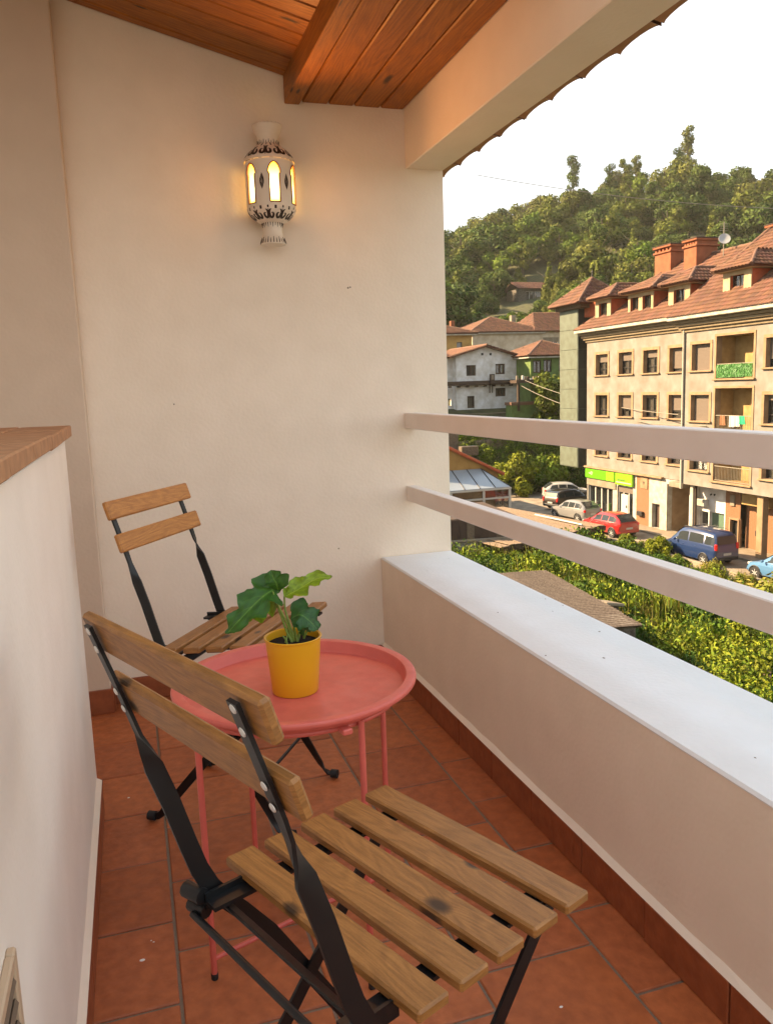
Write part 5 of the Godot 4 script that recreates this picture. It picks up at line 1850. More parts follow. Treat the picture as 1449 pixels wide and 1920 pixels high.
func houses() -> void:
	rng.seed = 500
	# white two-storey house with a timber band, gable towards us
	var t := thing("white_house", "white two-storey gabled house with dark timber balcony band, beyond the end wall", "house", Vector3(31.25, -1.25, -75.0))
	var fr := [[1.1, 3.2, 2.15, 4.25], [4.28, 3.27, 5.35, 4.3], [4.25, 1.05, 5.4, 1.9], [1.15, 0.0, 1.96, 1.2]]
	var st := S()
	holed(st, 0, -2.0, 6.6, 4.9, 0, fr, 0.3)
	face(st, [Vector3(0, 4.9, 0), Vector3(6.6, 4.9, 0), Vector3(6.6, 5.2, 0), Vector3(3.2, 6.05, 0), Vector3(0, 5.25, 0)], Vector3(0, 0, 1))
	face(st, [Vector3(6.6, -2, 0), Vector3(6.6, -2, -9), Vector3(6.6, 5.1, -9), Vector3(6.6, 5.1, 0)], Vector3(1, 0, 0))
	face(st, [Vector3(0, -2, -9), Vector3(6.6, -2, -9), Vector3(6.6, 5.1, -9), Vector3(0, 5.1, -9)], Vector3(0, 0, -1))
	holed(st, -7.0, -2.0, -0.001, 5.0, -0.9, [[-0.55, 0.3, -0.2, 1.0], [-3.0, 3.0, -2.0, 4.2]], 0.3)
	face(st, [Vector3(0, -2, 0), Vector3(0, 5.2, 0), Vector3(0, 5.2, -0.9), Vector3(0, -2, -0.9)], Vector3(-1, 0, 0))
	part("wall", st, M.white, t)
	for i in 4: window(t, fr[i], -0.2, {"cols": 2 if i < 3 else 1, "frame": M.wood_old, "bar": 0.14})
	window(t, [-3.0, 3.0, -2.0, 4.2], -1.1, {"frame": M.wood_old, "bar": 0.12})
	for q in [[2.85, 5.3], [3.75, 5.28]]:
		st = S()
		box(st, Vector3(0.24, 0.24, 0.03), at(Vector3(q[0], q[1], 0.01)))
		part("air_hole", st, M.dark, t)
	st = S()
	block(st, Vector3(-1.2, 2.25, 0.01), Vector3(7.3, 2.68, 0.5), 0.03)
	part("timber_band", st, M.wood_old, t)
	for i in 9:
		st = S()
		block(st, Vector3(-0.9 + i * 0.95, 2.08, 0.0), Vector3(-0.76 + i * 0.95, 2.24, 0.62), 0.02)
		part("joist", st, M.wood_old, t)
	st = S()
	block(st, Vector3(3.35, 2.3, 0.51), Vector3(3.85, 3.3, 0.75), 0.03)
	block(st, Vector3(3.42, 1.45, 0.3), Vector3(3.5, 2.25, 0.4))
	block(st, Vector3(3.7, 1.45, 0.3), Vector3(3.78, 2.25, 0.4))
	part("wall_cupboard", st, M.wood_old, t)
	st = S()
	block(st, Vector3(3.45, 2.75, 0.751), Vector3(3.75, 3.2, 0.77))
	part("cupboard_panel", st, M.concrete, t)
	tiled(t, "roof", [Vector3(-0.75, 5.1, 0.5), Vector3(3.2, 6.15, 0.5), Vector3(3.2, 6.15, -9.4), Vector3(-0.75, 5.1, -9.4)], Vector3(1, 0.3, 0))
	tiled(t, "roof", [Vector3(7.1, 5.0, 0.5), Vector3(3.2, 6.15, 0.5), Vector3(3.2, 6.15, -9.4), Vector3(7.1, 5.0, -9.4)], Vector3(-1, 0.3, 0))
	tiled(t, "roof", [Vector3(-7.3, 5.0, -0.3), Vector3(-0.3, 5.2, -0.3), Vector3(-0.3, 6.2, -5.0), Vector3(-7.3, 6.0, -5.0)], Vector3(0, 0.3, -1))
	ridge(t, Vector3(3.2, 6.17, 0.5), Vector3(3.2, 6.17, -9.4))
	# green house beside it, with a hipped roof and a terrace
	t = thing("green_house", "small green plastered house with hipped tile roof beside the white house", "house", Vector3(37.9, -1.2, -72.0))
	fr = [[0.25, 3.2, 1.15, 4.4], [1.4, 3.25, 2.3, 4.45], [3.1, 3.3, 4.0, 4.5]]
	box_house(t, 6.2, 7.0, 4.75, M.green, fr)
	for r in fr: window(t, r, -0.12, {"frame": M.wood_old, "bar": 0.1})
	hip_roof(t, 6.2, 7.0, 4.9, 1.55, 0.5)
	st = S()
	block(st, Vector3(-2.2, 2.25, -0.2), Vector3(2.9, 2.55, 1.3), 0.02)
	var ter := part("terrace", st, M.wood_old, t)
	for x in [-2.0, 0.25, 2.6]:
		st = S()
		block(st, Vector3(x, -0.4, 0.9), Vector3(x + 0.22, 2.25, 1.15), 0.02)
		part("post", st, M.wood_old, t)
	st = S()
	block(st, Vector3(-2.6, -3.0, -0.3), Vector3(0.6, 0.15, 1.0), 0.02)
	part("lower_wall", st, M.green, t)
	st = S()
	block(st, Vector3(-2.7, 0.151, -0.35), Vector3(0.7, 0.45, 1.1), 0.02)
	part("lower_roof", st, M.ridge, t)
	st = S()
	block(st, Vector3(0.9, 0.3, 0.001), Vector3(1.9, 2.1, 0.05))
	part("door", st, M.dark, t)
	rng.seed = 9
	for i in 9: # crates and pots left along the terrace
		st = S()
		var x := -2.0 + i * 0.3
		block(st, Vector3(x, 2.551, 0.7), Vector3(x + 0.2, 2.7 + rng.randf() * 0.3, 0.9), 0.03)
		part("terrace_pot", st, [M.concrete, M.wood_old, M.white][i % 3], ter if false else t)
	# cream houses in the row behind
	t = thing("cream_house", "broad cream house with two joined brown tiled roofs behind the white house", "house", Vector3(41.9, 0.6, -95.0))
	fr = [[9.9, 5.15, 12.2, 6.2], [0.7, 4.4, 1.5, 5.3], [3.0, 3.6, 4.0, 4.4]]
	box_house(t, 16.5, 10.0, 6.85, M.cream, fr)
	window(t, fr[0], -0.1, {"frame": M.frame_white, "cols": 3, "blind": 0.55, "blind_mat": M.concrete, "curtain": false})
	window(t, fr[1], -0.1, {"frame": M.frame_white, "cols": 1})
	window(t, fr[2], -0.1, {"frame": M.frame_white, "cols": 1})
	hip_roof(t, 9.6, 10.0, 7.0, 2.2, 0.5)
	var half := Node3D.new()
	half.name = "wing_roof"
	half.position = Vector3(8.9, 0.02, 0.0)
	t.add_child(half, true)
	hip_roof_into(half, 8.0, 10.0, 7.0, 2.75)
	st = S()
	block(st, Vector3(6.9, 7.6, -3.6), Vector3(7.5, 9.3, -2.9), 0.03)
	part("chimney", st, M.concrete, t)
	# yellow house at the very edge of the wall
	t = thing("yellow_house", "ochre yellow house with low brown hipped roof close to the wall edge", "house", Vector3(32.0, 1.6, -90.0))
	fr = [[5.65, 3.65, 6.35, 4.5], [1.5, 3.65, 2.3, 4.5]]
	box_house(t, 7.6, 8.0, 5.4, M.yellow, fr)
	for r in fr: window(t, r, -0.12, {"cols": 1})
	hip_roof(t, 7.6, 8.0, 5.55, 1.5, 0.6)
	st = S()
	block(st, Vector3(6.0, 5.9, -3.0), Vector3(6.5, 7.2, -2.5), 0.03)
	part("chimney", st, M.stack, t)
	# two small roofs higher up and the hut on the hill
	t = thing("grey_house", "small weathered house with brown roof higher up behind the cream house", "house", Vector3(50.0, 3.6, -118.0))
	fr = [[1.5, 3.0, 2.4, 4.0], [4.2, 3.0, 5.0, 4.0]]
	box_house(t, 8.5, 7.0, 5.6, M.concrete_old, fr)
	for r in fr: window(t, r, -0.12, {"cols": 1})
	hip_roof(t, 8.5, 7.0, 5.75, 1.5, 0.4)
	t = thing("hill_house", "small stone house with reddish roof standing alone on the wooded slope", "house", Vector3(81.8, 17.6, -160.5))
	fr = [[1.6, 0.9, 3.4, 2.9], [3.7, 0.9, 5.2, 2.9]]
	box_house(t, 7.3, 6.0, 3.5, M.concrete_old, fr)
	for r in fr: window(t, r, -0.1, {"frame": M.frame_white})
	tiled(t, "roof", [Vector3(-0.5, 3.5, 0.7), Vector3(7.8, 3.5, 0.7), Vector3(7.8, 5.2, -3.0), Vector3(-0.5, 5.2, -3.0)], Vector3(0, 0.5, -1), Color(0.16, 0.068, 0.045))
	tiled(t, "roof", [Vector3(-0.5, 3.5, -6.7), Vector3(7.8, 3.5, -6.7), Vector3(7.8, 5.2, -3.0), Vector3(-0.5, 5.2, -3.0)], Vector3(0, 0.5, 1), Color(0.16, 0.068, 0.045))
	st = S()
	block(st, Vector3(-2.0, -6.0, 0.8), Vector3(5.8, -0.1, 1.4), 0.1)
	part("terrace_wall", st, M.stone, t)
	# retaining walls of the bank
	for q in [[33.9, -9.0, -65.9, 44.0, -7.0, "rough brown stone retaining wall under the hedge where the road ends"], [25.0, -4.5, -73.2, 36.9, -1.75, "stone retaining wall below the white house"], [29.5, -6.5, -70.5, 36.0, -4.2, "lower stone terrace wall on the bank below the white house"]]:
		st = S()
		block(st, Vector3(q[0], q[1], q[2] - 0.6), Vector3(q[3], q[4], q[2]), 0.06)
		var w := thing("stone_wall", q[5], "stone wall")
		part("core", st, M.mortar_pale if false else M.stone, w)
		st = S()
		rng.seed = int(q[0] * 10)
		var y: float = q[1]
		while y < q[4] - 0.2:
			var x: float = q[0]
			var hh := rng.randf_range(0.24, 0.36)
			while x < q[3] - 0.3:
				var ww := rng.randf_range(0.35, 0.75)
				box(st, Vector3(ww - 0.04, hh - 0.03, 0.12), at(Vector3(x + ww * 0.5, y + hh * 0.5, q[2] + rng.randf_range(0.0, 0.03))), 0.03)
				x += ww
			y += hh
		part("stones", st, M.stone, w, "stuff")
	# ochre house with the glazed porch at street level
	t = thing("porch_house", "ochre gabled house with brown verge beside the glazed porch", "house", Vector3(18.0, -8.9, -56.2))
	st = S()
	face(st, [Vector3(0, 0, 0), Vector3(8.7, 0, 0), Vector3(8.7, 3.3, 0), Vector3(4.4, 5.4, 0), Vector3(0, 3.6, 0)], Vector3(0, 0, 1))
	face(st, [Vector3(8.7, 0, 0), Vector3(8.7, 0, -8), Vector3(8.7, 3.3, -8), Vector3(8.7, 3.3, 0)], Vector3(1, 0, 0))
	face(st, [Vector3(0, 0, -8), Vector3(8.7, 0, -8), Vector3(8.7, 3.3, -8), Vector3(0, 3.3, -8)], Vector3(0, 0, -1))
	part("wall", st, M.yellow, t)
	tiled(t, "roof", [Vector3(9.0, 3.2, 0.3), Vector3(4.4, 5.5, 0.3), Vector3(4.4, 5.5, -8.2), Vector3(9.0, 3.2, -8.2)], Vector3(-1, 0.5, 0))
	tiled(t, "roof", [Vector3(-0.4, 3.2, 0.3), Vector3(4.4, 5.5, 0.3), Vector3(4.4, 5.5, -8.2), Vector3(-0.4, 3.2, -8.2)], Vector3(1, 0.5, 0))
	st = S()
	tube(st, [Vector3(9.05, 3.1, 0.32), Vector3(4.4, 5.45, 0.32)], 0.13, 8)
	part("verge", st, M.dormer, t)
	st = S()
	block(st, Vector3(5.2, 4.9, -2.6), Vector3(6.2, 6.5, -1.7), 0.04)
	part("chimney", st, M.stone, t)
	st = S()
	block(st, Vector3(6.0, 4.6, -1.5), Vector3(7.4, 5.3, -0.6), 0.04)
	part("chimney", st, M.stone, t)
	porch()

func hip_roof_into(t: Node3D, w: float, d: float, y: float, rise: float) -> void:
	var o := 0.5
	var a := Vector3(-o, y, o)
	var b := Vector3(w + o, y, o)
	var p := Vector3(2.2, y + rise, -d * 0.5)
	var q := Vector3(w - 1.9, y + rise, -d * 0.5)
	tiled(t, "roof_slope", [a, b, q, p], Vector3(0, 1, -1))
	tiled(t, "roof_slope", [b, Vector3(w + o, y, -d - o), q], Vector3(-1, 1, 0))
	tiled(t, "roof_slope", [Vector3(-o, y, -d - o), a, p], Vector3(1, 1, 0))

func porch() -> void:
	var t := thing("glazed_porch", "white framed glazed porch with bluish lean-to panel roof at the road", "porch", Vector3(19.0, -8.9, -53.9))
	var frame: Material = M.frame_white
	var sheet := mat(lin(0.24, 0.27, 0.30), 0.3)
	sheet.metallic = 0.1
	# lean-to roof panels: ridge against the house, eave towards us
	for i in 6:
		var st := S()
		var x0 := 0.2 + i * 1.22
		var p := [Vector3(x0, 2.42, 0.25), Vector3(x0 + 1.18, 2.42, 0.25), Vector3(minf(x0 + 1.18, 6.2), 3.62, -2.2), Vector3(minf(x0, 6.1), 3.62, -2.2)]
		face(st, p, Vector3.UP)
		var lo := []
		for v in p: lo.append(v - Vector3(0, 0.05, 0))
		face(st, lo, Vector3.DOWN)
		face(st, [p[0], p[1], lo[1], lo[0]], Vector3(0, 0, 1))
		face(st, [p[1], p[2], lo[2], lo[1]], Vector3(1, 0, 0))
		part("roof_panel", st, sheet, t)
		st = S()
		tube(st, [p[1] + Vector3(0.02, 0.02, 0), p[2] + Vector3(0.02, 0.02, 0)], 0.035, 5)
		part("glazing_bar", st, M.frame_brown, t)
	var st := S()
	block(st, Vector3(0.1, 2.22, 0.1), Vector3(7.6, 2.36, 0.26), 0.02)
	part("gutter", st, frame, t)
	for x in [0.4, 2.7, 5.3, 7.4]:
		st = S()
		block(st, Vector3(x, 0, 0.05), Vector3(x + 0.17, 2.22, 0.22), 0.01)
		part("post", st, frame, t)
	for z in [-1.1, -2.2]:
		st = S()
		block(st, Vector3(7.4, 0, z), Vector3(7.57, 2.6, z + 0.14), 0.01)
		part("post", st, frame, t)
	st = S()
	block(st, Vector3(0.4, 1.55, 0.06), Vector3(7.4, 1.68, 0.2), 0.01)
	block(st, Vector3(7.42, 1.55, -2.2), Vector3(7.55, 1.68, 0.05), 0.01)
	part("transom", st, frame, t)
	for i in 3:
		st = S()
		var xs := [0.57, 2.87, 5.47, 7.4]
		block(st, Vector3(xs[i], 0.3, 0.12), Vector3(xs[i + 1] - 0.02, 2.2, 0.135))
		part("pane", st, M.glass, t)
	st = S()
	block(st, Vector3(7.47, 0.3, -2.1), Vector3(7.485, 2.2, 0.04))
	part("pane", st, M.glass, t)
	st = S()
	block(st, Vector3(0.4, 0.0, 0.02), Vector3(7.5, 0.32, 0.24), 0.02)
	part("plinth", st, M.concrete, t)
	st = S()
	block(st, Vector3(1.0, 0.3, -1.8), Vector3(2.4, 1.2, -1.1), 0.03)
	part("bench", st, M.wood_old, t)

# ---------------------------------------------------------------- cars: nose towards -z of their own space
func car(label: String, p: Vector3, turn: float, paint: Color, tall := false, est := false) -> void:
	var t := thing("parked_car", label, "car", p, turn, "cars parked along the shops")
	t.scale = Vector3.ONE
	var pm := mat(paint, 0.28)
	pm.clearcoat_enabled = true
	pm.clearcoat = 0.8
	pm.clearcoat_roughness = 0.08
	var trim := mat(lin(0.02, 0.02, 0.021), 0.55)
	var gl := mat(lin(0.025, 0.03, 0.033), 0.07)
	# stations along the car: z, bottom, shoulder height, roof height, half width, roof half width
	var L := 2.1
	var roof := 1.80 if tall else 1.45
	var sh := 1.06 if tall else 0.93
	var prof := []
	if tall:
		prof = [[2.12, 0.36, 0.80, 0.80, 0.72, 0.72], [2.08, 0.30, 1.02, 1.04, 0.80, 0.72], [1.98, 0.28, 1.08, 1.62, 0.84, 0.66], [1.80, 0.27, 1.09, 1.76, 0.85, 0.65], [0.9, 0.27, 1.08, 1.82, 0.86, 0.66], [0.0, 0.27, 1.06, 1.83, 0.86, 0.66], [-0.55, 0.27, 1.05, 1.78, 0.86, 0.65], [-1.15, 0.27, 1.04, 1.28, 0.86, 0.70], [-1.35, 0.27, 1.02, 1.06, 0.85, 0.72], [-1.9, 0.28, 0.86, 0.90, 0.82, 0.70], [-2.12, 0.32, 0.62, 0.64, 0.72, 0.64]]
	elif est:
		prof = [[2.2, 0.36, 0.70, 0.70, 0.74, 0.74], [2.15, 0.30, 0.92, 0.95, 0.80, 0.70], [1.95, 0.28, 0.96, 1.36, 0.84, 0.62], [1.7, 0.27, 0.97, 1.46, 0.85, 0.60], [0.7, 0.27, 0.95, 1.52, 0.86, 0.60], [-0.1, 0.27, 0.93, 1.50, 0.86, 0.60], [-0.55, 0.27, 0.92, 1.40, 0.86, 0.60], [-1.0, 0.27, 0.91, 1.04, 0.86, 0.68], [-1.15, 0.27, 0.90, 0.94, 0.85, 0.72], [-1.9, 0.28, 0.76, 0.80, 0.82, 0.70], [-2.2, 0.32, 0.55, 0.57, 0.70, 0.62]]
	else:
		prof = [[2.0, 0.38, 0.74, 0.74, 0.70, 0.70], [1.97, 0.32, 0.93, 0.97, 0.78, 0.68], [1.72, 0.28, 0.98, 1.20, 0.83, 0.62], [1.30, 0.27, 0.97, 1.44, 0.85, 0.56], [0.7, 0.27, 0.95, 1.49, 0.86, 0.57], [0.0, 0.27, 0.93, 1.48, 0.86, 0.58], [-0.4, 0.27, 0.92, 1.40, 0.86, 0.58], [-0.95, 0.27, 0.90, 1.02, 0.86, 0.68], [-1.1, 0.27, 0.89, 0.93, 0.85, 0.72], [-1.75, 0.28, 0.76, 0.79, 0.82, 0.70], [-2.0, 0.32, 0.55, 0.57, 0.70, 0.62]]
	var st := S(true)
	var rings := []
	for q in prof:
		var ring := []
		for s in [1.0, -1.0]:
			var half := [Vector3(q[4] * 0.93, q[1], q[0]), Vector3(q[4], q[1] + 0.18, q[0]), Vector3(q[4] * 0.995, lerpf(q[1], q[2], 0.75), q[0]), Vector3(q[4] * 0.95, q[2], q[0]), Vector3(lerpf(q[4] * 0.93, q[5], 0.88), lerpf(q[2], q[3], 0.88), q[0]), Vector3(q[5] * 0.82, q[3], q[0])]
			if s < 0: half.reverse()
			for v in half: ring.append(Vector3(v.x * s, v.y, v.z))
		rings.append(ring)
	for i in rings.size() - 1:
		for k in 12:
			var k2 := (k + 1) % 12
			st.set_smooth_group(1 if k in [0, 1, 9, 10] else (2 if k in [2, 8] else 3))
			var f := [rings[i][k], rings[i][k2], rings[i + 1][k2], rings[i + 1][k]]
			var mid: Vector3 = (f[0] + f[1] + f[2] + f[3]) * 0.25
			face(st, f, Vector3(mid.x * 1.5, mid.y - 0.8, 0) if k != 11 else Vector3.DOWN)
	st.set_smooth_group(-1)
	face(st, rings[0], Vector3(0, 0, 1))
	face(st, rings[-1], Vector3(0, 0, -1))
	part("body", st, pm, t)
	# glass laid just over the cabin sides, tail and windscreen
	for s in [1.0, -1.0]:
		var spans := []
		if tall: spans = [[2, 3.55], [3.68, 4.85], [4.97, 6.8]]
		elif est: spans = [[2, 3.3], [3.45, 4.5], [4.62, 6.7]]
		else: spans = [[2.4, 3.7], [3.82, 4.75], [4.87, 6.7]]
		for sp in spans:
			st = S()
			var n := 6
			for j in n:
				var q := []
				for e in [[j, 0.12], [j + 1, 0.12], [j + 1, 0.84], [j, 0.84]]:
					var u: float = lerpf(sp[0], sp[1], e[0] / float(n))
					var i := mini(int(u), prof.size() - 2)
					var lo: Vector3 = (rings[i][3] as Vector3).lerp(rings[i + 1][3], u - i)
					var hi: Vector3 = (rings[i][4] as Vector3).lerp(rings[i + 1][4], u - i)
					var v := lo.lerp(hi, e[1])
					q.append(Vector3((v.x + 0.012) * s, v.y, v.z))
				face(st, q, Vector3(s, 0.3, 0))
			part("side_window", st, gl, t)
	for e in [[[1, 2] if tall else ([1, 3] if not est else [1, 3]), "rear_window", 1.0], [[6, 8], "windscreen", -1.0]]:
		st = S()
		for i in range(e[0][0], e[0][1]):
			var a0: float = 0.25 if (i == e[0][0] and e[2] > 0) else 0.0
			var a1: float = 0.82 if (i == e[0][1] - 1 and e[2] < 0) else 1.0
			var pa: Vector3 = (rings[i][5] as Vector3).lerp(rings[i + 1][5], a0)
			var pb: Vector3 = (rings[i][5] as Vector3).lerp(rings[i + 1][5], a1)
			var nrm := Vector3(0, (pb.z - pa.z), -(pb.y - pa.y)).normalized()
			if nrm.y < 0: nrm = -nrm
			nrm = nrm * 0.012 + Vector3(0, 0, 0.012 * e[2])
			var wa := lerpf(prof[i][4] * 0.86, prof[i][5], 0.5)
			var wb := lerpf(prof[i + 1][4] * 0.86, prof[i + 1][5], 0.5)
			face(st, [Vector3(-wa * 0.86, pa.y, pa.z) + nrm, Vector3(wa * 0.86, pa.y, pa.z) + nrm, Vector3(wb * 0.86, pb.y, pb.z) + nrm, Vector3(-wb * 0.86, pb.y, pb.z) + nrm], nrm)
		part(e[1], st, gl, t)
	# wheels
	for z in [L * 0.62, -L * 0.64]:
		for s in [1.0, -1.0]:
			st = S(true)
			var b := Transform3D(Basis(Vector3(0, 0, 1), -PI / 2 * s), Vector3(s * 0.80, 0.31, z))
			lathe(st, [Vector2(0.19, 0.075), Vector2(0.30, 0.08), Vector2(0.315, 0.05), Vector2(0.315, -0.08), Vector2(0.0, -0.09)], 20)
			var w := part("wheel", st, trim, t)
			w.transform = b
			st = S(true)
			lathe(st, [Vector2(0, 0.07), Vector2(0.05, 0.072), Vector2(0.19, 0.05)], 20)
			put("rim", done(st), M.dark, w)
			st = S()
			for k in 6: box(st, Vector3(0.185, 0.02, 0.045), at(Vector3(0, 0.070, 0), Basis(Vector3.UP, TAU * k / 6)) * at(Vector3(0.095, 0, 0)), 0.005)
			put("spokes", done(st), M.dish, w)
			st = S(true)
			var arc := []
			for k in 13:
				var a := PI * k / 12
				arc.append(Vector3(s * 0.86, 0.31 + sin(a) * 0.36, z + cos(a) * 0.36))
			tube(st, arc, 0.035, 5)
			part("wheel_arch", st, trim, t)
	# lamps, plates, bumpers, mirrors, handles
	var red := mat(lin(0.55, 0.015, 0.012), 0.2)
	var zr: float = prof[0][0]
	for s in [1.0, -1.0]:
		st = S()
		box(st, Vector3(0.17, 0.34 if (tall or est) else 0.2, 0.16), at(Vector3(s * 0.70, sh + (0.0 if tall else -0.07), zr - 0.06)), 0.04)
		part("tail_lamp", st, red, t)
		st = S()
		box(st, Vector3(0.3, 0.14, 0.18), at(Vector3(s * 0.58, 0.68, -zr + 0.10)), 0.04)
		part("headlamp", st, M.dish, t)
		st = S()
		box(st, Vector3(0.16, 0.12, 0.10), at(Vector3(s * 0.98, sh + 0.08, -0.78)), 0.03)
		part("mirror", st, pm, t)
		for z in [0.35, -0.6]:
			st = S()
			box(st, Vector3(0.03, 0.03, 0.16), at(Vector3(s * 0.855, sh - 0.1, z + 0.3)), 0.008)
			part("handle", st, pm, t)
	st = S()
	box(st, Vector3(1.5, 0.2, 0.14), at(Vector3(0, 0.42, zr - 0.02)), 0.05)
	box(st, Vector3(1.45, 0.18, 0.14), at(Vector3(0, 0.40, -zr + 0.03)), 0.05)
	part("bumper", st, trim if tall or est else pm, t)
	st = S()
	box(st, Vector3(0.5, 0.12, 0.02), at(Vector3(0, 0.62 if not tall else 0.66, zr + 0.012)))
	part("number_plate", st, M.frame_white, t)
	if tall or est:
		for s in [1.0, -1.0]:
			st = S(true)
			tube(st, [Vector3(s * 0.56, roof + 0.06, 1.5), Vector3(s * 0.56, roof + 0.09, 1.2), Vector3(s * 0.56, roof + 0.09, -0.2), Vector3(s * 0.56, roof + 0.05, -0.5)], 0.02, 5)
			part("roof_bar", st, trim, t)

# ---------------------------------------------------------------- garden between us and the street
func blade_tuft(sd: int, n: int, h: float, w: float, spread: float, tones: Array, leafy_top := false) -> ArrayMesh:
	var q := RandomNumberGenerator.new()
	q.seed = sd
	var vs := PackedVector3Array()
	var ns := PackedVector3Array()
	var cs := PackedColorArray()
	for i in n:
		var a := q.randf() * TAU
		var dir := Vector3(cos(a), 0, sin(a))
		var side := Vector3(-sin(a), 0, cos(a))
		var base := dir * q.randf() * spread * 0.35
		var hh := h * q.randf_range(0.5, 1.1)
		var lean := q.randf_range(0.15, 0.8) * spread
		var tone: Color = tones[q.randi() % tones.size()] * q.randf_range(0.75, 1.25)
		tone.a = 1.0
		var pts := []
		for k in 4:
			var u := k / 3.0
			pts.append(base + dir * lean * u * u + Vector3(0, hh * (u - 0.25 * u * u * u), 0))
		for k in 3:
			var w0 := w * (1.0 - k / 3.0) + 0.002
			var w1 := w * (1.0 - (k + 1) / 3.0) + 0.001
			if leafy_top:
				w0 = w * sin(PI * clampf(k / 3.0 + 0.08, 0, 1))
				w1 = w * sin(PI * clampf((k + 1) / 3.0, 0, 1)) + 0.002
			var f := [pts[k] - side * w0, pts[k] + side * w0, pts[k + 1] + side * w1, pts[k + 1] - side * w1]
			var nn := (Vector3.UP * 0.8 + dir * 0.5).normalized()
			for m in [0, 1, 2, 0, 2, 3]:
				vs.append(f[m])
				ns.append(nn)
				cs.append(tone)
	var arr := []
	arr.resize(Mesh.ARRAY_MAX)
	arr[Mesh.ARRAY_VERTEX] = vs
	arr[Mesh.ARRAY_NORMAL] = ns
	arr[Mesh.ARRAY_COLOR] = cs
	var m := ArrayMesh.new()
	m.add_surface_from_arrays(Mesh.PRIMITIVE_TRIANGLES, arr)
	return m

func weed_clump(sd: int, tones: Array, leaf: float) -> ArrayMesh:
	var q := RandomNumberGenerator.new()
	q.seed = sd
	var blobs := []
	for i in 7: blobs.append([Vector3(q.randf_range(-0.45, 0.45), q.randf_range(0.1, 0.6), q.randf_range(-0.45, 0.45)), Vector3(0.3, 0.34, 0.3) * q.randf_range(0.6, 1.2)])
	return crown_mesh(blobs, 560, leaf, tones, sd, 0.5, 0.9)

